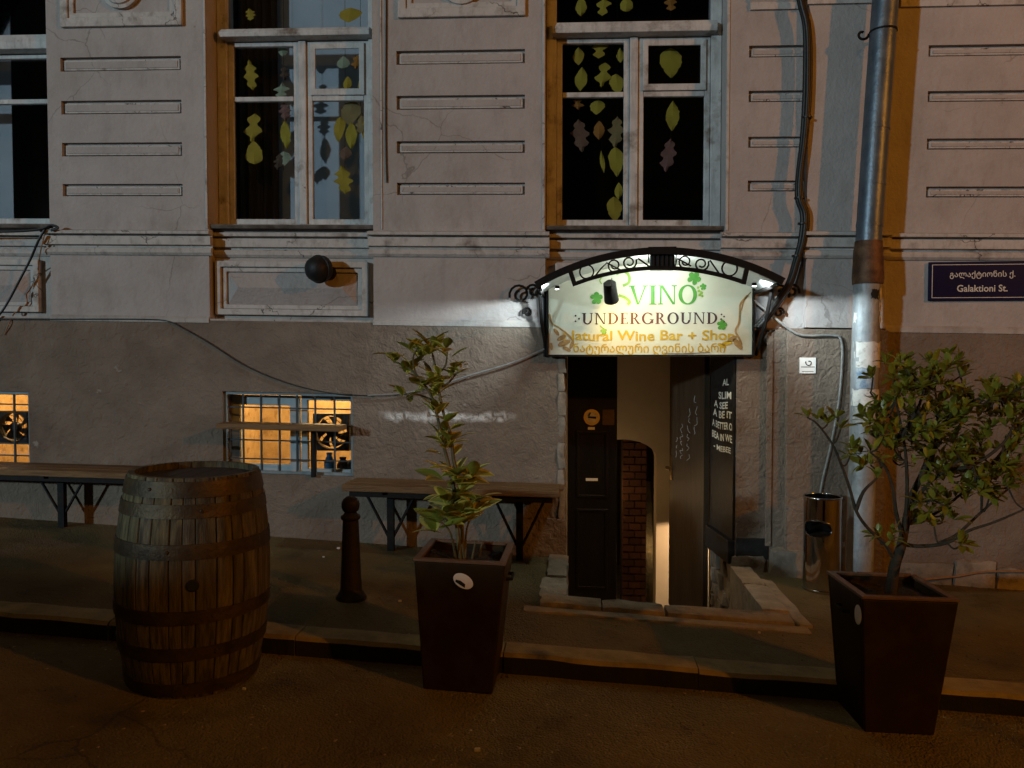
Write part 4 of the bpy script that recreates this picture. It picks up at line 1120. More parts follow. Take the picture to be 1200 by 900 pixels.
# dots beside UNDERGROUND
for (dx, dy) in ((674.5, 370), (674.5, 376.5), (678.5, 373.5), (848.5, 371), (848.5, 377), (845, 374), (845.5, 368.5)):
    c = at(dx, dy, YT); MB().lathe([(0.0065, 0), (0.0065, 0.002)], c, 10, 'y').build('dot', M_plum, sg)
def leafy(px, py, s, rot, m, kind='vine', name='painted_leaf'):
    c = at(px, py, YT); k = s/185.0
    if kind == 'vine':
        pts = []
        for i in range(50):
            a = 2*math.pi*i/50; r = 0.80+0.36*abs(math.cos(2.5*a))**0.8-0.07*(i % 2)-0.35*math.exp(-((a-math.pi)/0.22)**2)
            pts.append((c.x+k*r*math.cos(a+rot), c.z+k*r*math.sin(a+rot)))
    else: pts = blob(c.x, c.z, k, k*0.42, 12, 0, 2, rot, px)
    MB().prism(pts, YT-0.0008, YT+0.0015).build(name, m, sg)
leafy(699, 349.5, 7.5, 0.3, M_green); leafy(813.5, 326, 8, 1.0, M_green); leafy(824, 336, 4, 0.4, M_green); leafy(846, 381, 6, 0.2, M_green)
for (a, b, r_) in ((819, 341, 2), (822, 343, 2), (820, 345.5, 2), (818, 337, 1.7), (823, 347, 1.6)): leafy(a, b, r_, 0, M_green2)
def brush(pts, w, m, Y=YT):
    P_ = smooth_path([at(a, b, Y) for a, b in pts], 5)
    flat_bar(P_, w, Y-0.0005, Y+0.001).build('painted_stroke', m, sg)
brush([(705, 333), (703, 328), (708, 323), (716, 322)], 0.004, M_green2)
brush([(722, 321), (731, 318), (737, 323), (737, 331), (730, 335)], 0.010, M_green2)
brush([(725, 346), (733, 349), (738, 354), (735, 357)], 0.010, M_green2)
brush([(703, 381.5), (706, 384), (709, 387)], 0.004, M_green2)
leafy(707.5, 388, 4, 0.5, M_green2)
# wine-stain drips and dry vine leaves painted in brown at both sides
brush([(644, 368), (647, 379), (655, 384), (664, 391), (672, 400)], 0.006, M_tan)
for (a, b, s, r_) in ((652, 389, 6, 2.2), (658, 396, 7, 0.5), (661, 402, 9, 0.35), (670, 404, 6, 1.2), (664, 409, 6, -0.5), (646, 406, 5, 1.7)): leafy(a, b, s, r_, M_tan, 'blob')
brush([(876, 346), (868, 356), (867, 366), (866, 378), (862, 388), (866, 396), (869, 404)], 0.007, M_tan)
brush([(880, 342), (872, 352), (869, 364)], 0.003, M_tan)
leafy(864.5, 403, 9, -0.9, M_tan, 'blob'); leafy(858, 397, 7, 0.5, M_tan, 'blob'); leafy(852, 402, 7, 0.2, M_ochre, 'blob'); leafy(846, 405, 6, -0.4, M_ochre, 'blob')
brush([(778, 413.8), (800, 414.4), (832, 413.0)], 0.0018, M_plum)
# --- floodlight and spot in front of the sign
fl = at(776, 306, YF+0.05)
flo = thing('floodlight', fl, 'small black box floodlight fixed behind the middle of the canopy scrollwork', 'floodlight')
MB().box(fl.x-0.075, fl.x+0.075, YF+0.022, YF+0.075, fl.z-0.058, fl.z+0.062).build('housing', M_black, flo, bevel=0.006)
for k in range(5): MB().box(fl.x-0.062+0.028*k, fl.x-0.052+0.028*k, YF+0.010, YF+0.0215, fl.z-0.045, fl.z+0.050).build('fin', M_black, flo)
MB().tube([(fl.x-0.085, YF+0.045, fl.z-0.01), (fl.x-0.085, YF+0.045, fl.z+0.085), (fl.x+0.085, YF+0.045, fl.z+0.085), (fl.x+0.085, YF+0.045, fl.z-0.01)], 0.006, 6).build('mounting_bracket', M_black, flo)
lens = bpy.data.materials.new('lit_lens'); lens.use_nodes = True
e_ = lens.node_tree.nodes['Principled BSDF']; e_.inputs['Emission Color'].default_value = (0.86, 0.95, 1, 1); e_.inputs['Emission Strength'].default_value = 12
MB().box(fl.x-0.06, fl.x+0.06, YF+0.0755, YF+0.079, fl.z-0.045, fl.z+0.045).build('lens', lens, flo)
l_ = lamp('floodlight_beam', 'SPOT', (fl.x, YF+0.085, fl.z), 34, (0.88, 0.97, 0.86), 0.03, (fl.x, 0.2, fl.z-0.26), R(176), 0.15)
sp_ = at(715.5, 343, -0.46)
spo = thing('spotlight', sp_, 'small black cylinder spotlight hanging on a wire in front of the sign', 'spotlight')
ax_ = Vector((0.10, 0.42, -0.30)).normalized()
MB().tube([sp_-ax_*0.05+Vector((0, 0, 0.035)), sp_-ax_*0.045+Vector((0, 0, 0.034)), sp_+Vector((0, 0, 0.0)), sp_+ax_*0.05+Vector((0, 0, -0.02))], [0.030, 0.042, 0.046, 0.050], 16).build('housing', M_black, spo, smooth=True)
tp = at(717, 326, YF)
MB().tube([sp_+Vector((0, -0.02, 0.05)), (sp_+tp)/2, tp], 0.003, 5).build('wire', M_cable, spo)
lamp('spotlight_beam', 'SPOT', sp_+ax_*0.10, 9.0, (1.0, 0.68, 0.20), 0.02, at(742, 392, YS), R(120), 0.8)
# two tiny added lamps under the canopy ends, to brighten the wall outward
for sgn, X, Z in ((-1, p0.x+0.13, p0.z-0.016), (1, p2.x-0.13, p2.z-0.016)):
    Yl = -0.52
    cl = thing('added_canopy_lamp', (X, Yl, Z), 'tiny added lamp tucked under the %s end of the canopy' % ('left' if sgn < 0 else 'right'), 'lamp', 'added lamps under the canopy ends')
    MB().box(X-0.014, X+0.014, Yl-0.012, Yl+0.012, Z+0.010, Z+0.030).build('housing', M_iron, cl, bevel=0.002)
    MB().box(X-0.010, X+0.010, Yl-0.008, Yl+0.008, Z+0.006, Z+0.0095).build('lens', lens, cl)
    lamp('added_canopy_beam', 'SPOT', (X, Yl, Z), 46, (0.80, 0.95, 1.0), 0.010, (X+0.95*sgn, 0.0, Z-0.16), R(98), 0.8)

# ================================================================== STREET SIGN, PLAQUE, WALL LAMP
ss0, ss1 = at(1088, 352.5, -0.02), at(1214, 306, -0.02)
s_ = thing('street_sign', ((ss0.x+ss1.x)/2, -0.02, ss0.z), 'navy enamel street name sign reading Galaktioni St. on the right wall', 'street sign')
MB().box(ss0.x, ss1.x, -0.026, -0.004, ss0.z, ss1.z).build('plate', M_navy, s_, shear=False, bevel=0.003)
d = 0.018
MB().wall(ss0.x+d, ss1.x-d, ss0.z+d, ss1.z-d, [(ss0.x+d+0.004, ss1.x-d-0.004, ss0.z+d+0.004, ss1.z-d-0.004)], -0.0275, -0.0262).build('border_line', M_letter, s_)
a, b = at(1113, 327, -0.028), at(1190, 317, -0.028)
text_to(MB(), 'გალაქტიონის ქ.', a.x, b.x, a.z, b.z, -0.0275, 0.01).build('lettering', M_letter, s_)
a, b = at(1121.5, 342, -0.028), at(1181, 333.5, -0.028)
text_to(MB(), 'Galaktioni St.', a.x, b.x, a.z, b.z, -0.0275, 0.014).build('lettering', M_letter, s_)
a, b = at(937, 437.5, -0.082), at(956, 419, -0.082)
pl = thing('plaque', ((a.x+b.x)/2, -0.08, a.z), 'small white square paper plaque on the plinth above the steel bin', 'plaque')
MB().box(a.x, b.x, -0.086, -0.079, a.z, b.z).build('sheet', M_paper_clean, pl)
c = ((a.x+b.x)/2+0.008, a.z+(b.z-a.z)*0.68)
MB().tube(spiral(c, 0.008, 0.024, R(120), R(-200), -0.087), 0.0035, 5).build('printed_swirl', M_dark, pl)
MB().box(a.x+0.008, b.x-0.008, -0.0868, -0.0862, a.z+0.042, a.z+0.047).box(a.x+0.015, b.x-0.015, -0.0868, -0.0862, a.z+0.012, a.z+0.015).build('printed_line', M_black, pl)
lc = at(368, 312, -0.11)
wl = thing('wall_lamp', (lc.x, 0.05, lc.z), 'round black dome lamp mounted on the cushion panel below the middle window', 'lamp')
ax2 = Vector((-0.10, -0.22, -0.03)).normalized()
def along(p, axv, prof, seg=24):
    mb = MB(); axv = axv.normalized(); u_ = axv.orthogonal().normalized(); w_ = axv.cross(u_)
    vs = []; fs = []
    for r_, h in prof:
        for k in range(seg):
            t = 2*math.pi*k/seg; vs.append(p+axv*h+u_*(r_*math.cos(t))+w_*(r_*math.sin(t)))
    for i in range(len(prof)-1):
        for k in range(seg): l = (k+1) % seg; fs.append((i*seg+k, i*seg+l, (i+1)*seg+l, (i+1)*seg+k))
    fs.append(list(range(seg-1, -1, -1))); fs.append([(len(prof)-1)*seg+k for k in range(seg)])
    return mb.add(vs, fs)
wallp = Vector((lc.x+0.055, BAY-0.060, lc.z-0.03))
along(wallp, Vector((0, -1, 0)), [(0.055, -0.03), (0.055, 0.02), (0.03, 0.03), (0.025, 0.07)]).build('wall_mount', M_iron, wl, smooth=True)
along(lc+Vector((0.04, 0.075, -0.012)), ax2, [(0.025, -0.03), (0.085, -0.015), (0.098, 0.0), (0.100, 0.035), (0.104, 0.04), (0.104, 0.048), (0.096, 0.052), (0.093, 0.075), (0.080, 0.105), (0.055, 0.128), (0.025, 0.138), (0.001, 0.14)], 28).build('dome', M_black, wl, smooth=True)

# ================================================================== DOWNPIPE
dp = thing('downpipe', at(1008, 682, -0.24), 'leaning galvanised downpipe with rusty collar and torn stickers beside the shrub', 'downpipe')
YP = -0.24
def pp(px, py): return at(px, py, YP)
MB().tube([pp(1044, -80), pp(1037.5, 0), pp(1028, 130), pp(1019, 262), pp(1017.5, 290)], 0.082, 24).build('upper_pipe', M_galv, dp, smooth=True)
MB().tube([pp(1016.5, 330), pp(1013.5, 420), pp(1010, 560), pp(1006.5, 700)], 0.086, 24).build('lower_pipe', M_galv_old, dp, smooth=True)
MB().tube([pp(1018, 283), pp(1017.6, 291), pp(1017.4, 293), pp(1017, 326), pp(1017, 333)], [0.086, 0.088, 0.092, 0.100, 0.097], 24).build('collar', M_rust, dp, smooth=True)
for (y0_, y1_) in ((150, 152.5), (215, 217.5), (262, 266)):
    a, b = pp(1037.5-0.0703*y0_, y0_), pp(1037.5-0.0703*y1_, y1_)
    MB().tube([a, b], 0.0845, 24).build('seam', M_galv, dp, smooth=True)
br = pp(1035, 37)
MB().tube([br+Vector((0, 0, 0.006)), br-Vector((0, 0, 0.006))], 0.087, 24).build('pipe_strap', M_iron, dp, smooth=True)
MB().tube([Vector((br.x, -PIL, br.z)), Vector((br.x, YP+0.08, br.z))], 0.012, 8).tube(spiral((br.x-0.125, br.z-0.005), 0.012, 0.042, R(60), R(360), YP+0.02, 12), 0.009, 6).tube([(br.x-0.085, YP+0.02, br.z-0.015), (br.x-0.05, YP+0.04, br.z)], 0.009, 6).build('bracket', M_iron, dp, smooth=True)
def wrap_patch(name, m, y0_, y1_, a0, a1, seed, rad=0.0885, n=10, mat_=None):
    """a paper patch bent round the lower pipe between two photo heights; angles from the street-facing line"""
    rr_ = random.Random(seed); vs = []; fs = []
    rows_ = 5
    for j in range(rows_+1):
        yy = y0_+(y1_-y0_)*j/rows_
        c = pp(1016.5-(yy-330)*0.0270, yy)
        for i in range(n+1):
            a = R(a0+(a1-a0)*i/n)+(rr_.uniform(-0.09, 0.09) if i in (0, n) else 0)
            dz_ = rr_.uniform(-0.008, 0.008) if j in (0, rows_) else 0
            vs.append((c.x+rad*math.sin(a), c.y-rad*math.cos(a), c.z+dz_))
    for j in range(rows_):
        for i in range(n):
            q = j*(n+1)+i; fs.append((q, q+n+1, q+n+2, q+1))
    return MB().add(vs, fs).build(name, m, dp, smooth=True)
wrap_patch('torn_poster', M_paper, 401, 430, -75, 75, 1)
wrap_patch('torn_poster', M_paper, 456, 475, -80, 65, 2, 0.0890)
wrap_patch('torn_poster', mat('blue_torn_poster', (0.12, 0.20, 0.30), (0.42, 0.46, 0.48), 22, 0.8), 431, 455, -60, 20, 3, 0.0882)
wrap_patch('torn_poster', mat('faded_poster', (0.26, 0.27, 0.25), (0.44, 0.42, 0.38), 24, 0.8), 476, 496, -70, 60, 4, 0.0884)
wrap_patch('round_sticker', M_dark, 341, 351, -2, 32, 5, 0.0892, 6)
wrap_patch('sticker', M_paper, 355, 366, 38, 62, 6, 0.0888, 5)
wrap_patch('sticker', M_paper, 370, 380, 42, 64, 7, 0.0888, 5)
wrap_patch('sticker', M_paper, 366, 378, -80, -62, 8, 0.0888, 5)
wrap_patch('sticker', M_paper, 338, 352, 42, 75, 9, 0.0886, 5)

# ================================================================== CABLES
def cable(name, pts, r, m, label, cat='cable', n=6, group=None):
    P_ = smooth_path(pts, n)
    o = MB().tube(P_, r, 7).build(name, m, smooth=True, origin=P_[-1])
    return tag(o, label, cat, group)
def pts_at(L_, Y): return [at(a, b, Y) for a, b in L_]
ck_ = thing('cable_bundle', at(890, 382, -0.10), 'thick black cable bundle running down the pilaster edge to the canopy', 'cable')
path = [(934, -40), (938, 0), (945, 30), (946.5, 70), (945.5, 120), (942, 165), (937, 205), (936.5, 232), (943, 252), (941, 280), (933, 308), (924, 334), (905, 362), (888, 384)]
for j, (ox, oy) in enumerate(((-2.2, 0.0), (0.6, -0.016), (2.4, 0.004))):
    P_ = smooth_path([at(a+ox+0.6*math.sin(i*1.3+j*2), b, -0.10+oy) if j != 1 else at(a+ox, b, -0.10+oy) for i, (a, b) in enumerate(path)], 6)
    MB().tube(P_, 0.0175, 8).build('cable_strand', M_cable, ck_, smooth=True)
for (a, b) in ((945.5, 138), (937, 232), (941, 262), (934, 300)):
    c = at(a, b, -0.103); MB().tube([c+Vector((0, 0, 0.006)), c-Vector((0, 0, 0.006))], 0.036, 10).build('cable_tie', M_cable, ck_, smooth=True)
cable('cable', pts_at([(884, 352), (903, 368), (925, 386), (942, 393), (975, 393), (985, 397), (987, 420), (983, 470), (974, 520), (965, 558), (960, 584)], -0.095), 0.0085, M_cable_grey, 'pale grey cable looping from the sign down to the steel bin')
cable('cable', pts_at([(-60, 374), (60, 374), (160, 374), (195, 376), (215, 385), (245, 402), (290, 430), (340, 450), (390, 461), (440, 464)], -0.028), 0.0045, M_cable, 'thin dark cable sagging across the plinth from the left above the barred window')
cable('cable', pts_at([(431, 463.5), (470, 461), (510, 453), (550, 440), (600, 425), (640, 408)], -0.045), 0.0060, M_cable_grey, 'grey cable rising to the lower left corner of the lit sign')
cable('cable', [at(62, 266, -0.07), at(54, 268, -0.08), at(46, 280, -0.08), at(36, 303, -0.05), at(22, 330, -0.04), at(8, 356, -0.03), at(-4, 372, -0.04), at(-20, 385, -0.04)], 0.009, M_cable, 'black cable hanging from the ledge at the far left window')
cable('cable', [at(-60, 272, -0.09), at(0, 271.5, -0.09), at(30, 270.5, -0.09), at(50, 268, -0.09), at(60, 264, -0.085), at(68, 267, -0.085), at(60, 270, -0.085)], 0.010, M_cable, 'black cable tied in a loop along the ledge under the far left window')
cable('wire', [at(52, 275, -0.078), at(47, 297, -0.05), at(44, 318, 0.062), at(36, 338, 0.05), at(31, 345, 0.05), at(31, 356, 0.05), at(18, 366, 0.062), at(12, 376, -0.025), at(5, 392, -0.02)], 0.0045, M_cable_tan, 'thin tan wire zigzagging over the cushion panel at the left edge', 'wire')
cable('cable', pts_at([(453, -60), (452.5, 60), (452, 120), (452.5, 180), (453.5, 214)], -0.008), 0.0055, M_cable, 'thin black cable running straight down beside the middle pier')
cable('cable', [at(1083, 679, -0.10), at(1105, 677, -0.08), at(1124, 675, -0.07), at(1151, 670.5, -0.06), at(1180, 669.5, -0.06), at(1230, 670, -0.06)], 0.0075, M_cable_tan, 'pale brown cable lying along the wall foot behind the right planter')

# ================================================================== LEDGE TABLE AND BENCHES
Yb0 = -0.32
def plank(mb_, x0, x1, y0, y1, z, th, slope=SH):
    vs = [(x0,y0,z-th-slope*x0),(x1,y0,z-th-slope*x1),(x1,y1,z-th-slope*x1),(x0,y1,z-th-slope*x0),(x0,y0,z-slope*x0),(x1,y0,z-slope*x1),(x1,y1,z-slope*x1),(x0,y1,z-slope*x0)]
    return mb_.add(vs, [(0,3,2,1),(4,5,6,7),(0,1,5,4),(1,2,6,5),(2,3,7,6),(3,0,4,7)])
a, b = at(253, 496, -0.24), at(397, 497, -0.24)
lt = thing('ledge_table', ((a.x+b.x)/2, -0.06, gz(-2)), 'narrow wooden ledge table on an iron bracket in front of the barred cellar window', 'table')
zt_ = a.z+SH*a.x
plank(MB(), a.x, b.x, -0.24, -0.135, zt_, 0.04).build('plank', M_wood_bench, lt, bevel=0.004)
plank(MB(), a.x+0.01, b.x-0.006, -0.131, -0.03, zt_-0.002, 0.04).build('plank', M_wood_bench, lt, bevel=0.004)
for X in (fx(366, 520, -0.06),):
    zz = zt_-SH*X-0.042
    MB().box(X-0.014, X+0.014, -0.055, -0.016, zz-0.36, zz).build('post', M_iron, lt)
    MB().box(X-0.015, X+0.015, -0.22, -0.057, zz-0.014, zz-0.001).build('arm', M_iron, lt)
def bench(x0, x1, ztop, depth, brackets, label):
    o = thing('bench', ((x0+x1)/2, -depth/2, gz((x0+x1)/2)), label, 'bench', 'wall benches')
    n = 3; w = (depth-0.02)/n
    for k in range(n):
        plank(MB(), x0+random.uniform(0, 0.012), x1-random.uniform(0, 0.012), -depth+k*w, -depth+(k+1)*w-0.006, ztop+random.uniform(-0.002, 0.002), 0.045).build('plank', M_wood_bench, o, bevel=0.004)
    MB().xprism([(-depth+0.02, ztop-0.085), (-depth+0.045, ztop-0.085), (-depth+0.045, ztop-0.047), (-depth+0.02, ztop-0.047)], x0+0.05, x1-0.05).build('rail', M_iron, o, shear=True)
    for X in brackets:
        zz = ztop-SH*X-0.046; g = gz(X)
        MB().box(X-0.024, X+0.024, -0.19, -0.15, g-0.01, zz).build('leg', M_iron, o)
        for s in (-1, 1):
            MB().tube([(X+0.018*s, -0.17, g+0.10), (X+0.20*s, -0.17, zz-0.005)], 0.011, 6).build('brace', M_iron, o)
        MB().box(X-0.018, X+0.018, -depth+0.02, -0.02, zz-0.02, zz-0.001).build('arm', M_iron, o)
    return o
zA = at(75, 543, -0.02); zB = at(540, 563, -0.02)
bench(at(-150, 550, -0.3).x, at(196, 550, -0.3).x, zA.z+SH*zA.x, 0.36, [at(73, 590, -0.17).x], 'dark wooden wall bench on a splayed iron leg, half hidden by the barrel')
bench(at(403, 570, -0.3).x, at(656, 575, -0.3).x, zB.z+SH*zB.x, 0.36, [at(458, 600, -0.17).x, at(609, 610, -0.17).x], 'wooden wall bench behind the middle planter, left of the cellar door')

# ================================================================== BARREL
bc = at(226, 700, -2.21); bc.z = gz(bc.x)-KERB
BH = 0.945
ba = thing('barrel', bc, 'tall weathered oak wine barrel with rusty hoops standing on the road', 'barrel')
ba.rotation_euler = (0, R(1.2), 0)
def brad(t): return 0.278+0.054*(1-(2*t-1)**2)
rr = random.Random(12)
angs = []; a = 0
while a < 2*math.pi-0.12:
    angs.append(a); a += rr.uniform(0.16, 0.27)
angs.append(2*math.pi)
for i in range(len(angs)-1):
    a0, a1 = angs[i]+0.004, angs[i+1]-0.004
    vs = []; fs = []; NT = 14; off = rr.uniform(-0.0025, 0.0025)
    for k in range(NT+1):
        t = k/NT; r_ = brad(t)+off; z = t*BH
        for (aa, rad) in ((a0, r_-0.004), (a0+0.010, r_), ((a0+a1)/2, r_+0.001), (a1-0.010, r_), (a1, r_-0.004), (a1, r_-0.024), (a0, r_-0.024)):
            vs.append((rad*math.cos(aa), rad*math.sin(aa), z))
    m7 = 7
    for k in range(NT):
        for j in range(m7):
            l = (j+1) % m7; fs.append((k*m7+j, k*m7+l, (k+1)*m7+l, (k+1)*m7+j))
    fs.append(list(range(m7-1, -1, -1))); fs.append([NT*m7+j for j in range(m7)])
    mb = MB().add([Vector(v)+bc for v in vs], fs); mb.build('stave', M_stave_grey if rr.random() < 0.3 else M_stave, ba)
for f0, f1 in ((0.915, 0.985), (0.825, 0.885), (0.645, 0.712), (0.355, 0.415), (0.185, 0.245), (0.015, 0.075)):
    prof = []; N_ = 4
    for k in range(N_+1):
        t = f0+(f1-f0)*k/N_; prof.append((brad(t)+0.0045, t*BH))
    prof = [(brad(f0)-0.002, f0*BH)]+prof+[(brad(f1)-0.002, f1*BH)]
    MB().lathe(prof, bc, 56, 'z', cap=False).build('hoop', M_hoop, ba, smooth=True)
hd_ = thing  # barrel head boards
zz = BH-0.028
for k in range(6):
    x0_, x1_ = -0.257+0.514*k/6, -0.257+0.514*(k+1)/6-0.004
    poly = []
    for (xx) in (x0_, x1_): pass
    yy0 = math.sqrt(max(0.257**2-x0_**2, 0.0004)); yy1 = math.sqrt(max(0.257**2-x1_**2, 0.0004))
    mb = MB().hexa([bc+Vector(v) for v in ((x0_, -yy0, zz-0.02), (x1_, -yy1, zz-0.02), (x1_, yy1, zz-0.02), (x0_, yy0, zz-0.02))], [bc+Vector(v) for v in ((x0_, -yy0, zz), (x1_, -yy1, zz), (x1_, yy1, zz), (x0_, yy0, zz))])
    mb.build('head_board', M_head, ba)
ang = math.atan2(CAM.y-bc.y, CAM.x-bc.x)-0.03
dirb = Vector((math.cos(ang), math.sin(ang), 0))
bp_ = bc+dirb*(brad(0.53)+0.004)+Vector((0, 0, 0.53*BH))
along(bp_-dirb*0.012, dirb, [(0.026, 0), (0.026, 0.011), (0.022, 0.014), (0.018, 0.0135)], 18).build('bung', M_dark, ba, smooth=True)
rr = random.Random(3)
for f in (0.95, 0.855, 0.68, 0.385, 0.215):
    an = ang+rr.uniform(-1.2, 1.2); dv = Vector((math.cos(an), math.sin(an), 0)); p = bc+dv*(brad(f)+0.004)+Vector((0, 0, f*BH))
    along(p, dv, [(0.008, 0), (0.008, 0.003), (0.005, 0.006)], 8).build('rivet', M_hoop, ba)

# ================================================================== BOLLARD, BIN
bo = gnd(411.5, 701)
bol = thing('bollard', bo, 'dark cast iron bollard with a ball top beside the barrel', 'bollard')
prof = [(0.088, -0.02), (0.088, 0.012), (0.078, 0.022), (0.074, 0.034), (0.064, 0.044), (0.061, 0.06), (0.045, 0.455)]
MB().lathe(prof, bo, 24).build('shaft', M_bollard, bol, smooth=True)
MB().lathe([(0.045, 0.456), (0.054, 0.462), (0.057, 0.472), (0.054, 0.482), (0.040, 0.490), (0.034, 0.500)], bo, 24).build('collar', M_bollard, bol, smooth=True)
MB().lathe([(0.034, 0.501), (0.045, 0.512), (0.051, 0.530), (0.052, 0.545), (0.049, 0.562), (0.038, 0.580), (0.020, 0.591), (0.002, 0.594)], bo, 24).build('ball_top', M_bollard, bol, smooth=True)
bi = gnd(962.5, 691); bi = Vector((bi.x, bi.y, gz(bi.x)))
bn = thing('litter_bin', bi, 'polished steel cylinder ashtray bin standing against the pilaster foot', 'litter bin')
BR, HB = 0.118, 0.62
camang = math.atan2(CAM.y-bi.y, CAM.x-bi.x)
def bin_shell():
    """a cylinder wall with an oval slot cut in the side"""
    vs = []; fs = []; seg, rows_ = 96, 60
    z_lo, z_hi = 0.0, HB
    for j in range(rows_+1):
        for k in range(seg):
            a = 2*math.pi*k/seg; z = z_lo+(z_hi-z_lo)*j/rows_
            vs.append(bi+Vector((BR*math.cos(a), BR*math.sin(a), z)))
    for j in range(rows_):
        for k in range(seg):
            l = (k+1) % seg
            a = 2*math.pi*(k+0.5)/seg; da = (a-camang+0.30+math.pi) % (2*math.pi)-math.pi; z = z_lo+(z_hi-z_lo)*(j+0.5)/rows_
            if abs(da/0.80)**2.6+abs((z-0.425)/0.052)**2.6 < 1: continue
            fs.append((j*seg+k, j*seg+l, (j+1)*seg+l, (j+1)*seg+k))
    return MB().add(vs, fs)
bin_shell().build('body', M_steel, bn, smooth=True)
MB().lathe([(BR-0.035, 0.01), (BR-0.035, HB-0.30), (0.02, HB-0.29)], bi, 32).build('liner', M_dark, bn, smooth=True)
ri = [bi+Vector((BR*math.cos(k*math.pi/20), BR*math.sin(k*math.pi/20), HB)) for k in range(40)]
MB().tube(ri, 0.007, 8, closed=True).build('top_rim', M_steel, bn, smooth=True)
sl = []
for k in range(48):
    t = 2*math.pi*k/48; c_, s2 = math.cos(t), math.sin(t)
    da = 0.81*abs(c_)**(2/2.6)*(1 if c_ > 0 else -1); z = 0.425+0.053*abs(s2)**(2/2.6)*(1 if s2 > 0 else -1)
    a = camang-0.30+da; sl.append(bi+Vector(((BR+0.001)*math.cos(a), (BR+0.001)*math.sin(a), z)))
MB().tube(sl, 0.0035, 6, closed=True).build('slot_rim', M_steel, bn, smooth=True)
MB().lathe([(BR+0.003, -0.01), (BR+0.004, 0.018), (BR-0.001, 0.022)], bi, 40).build('foot_ring', M_steel, bn, smooth=True)

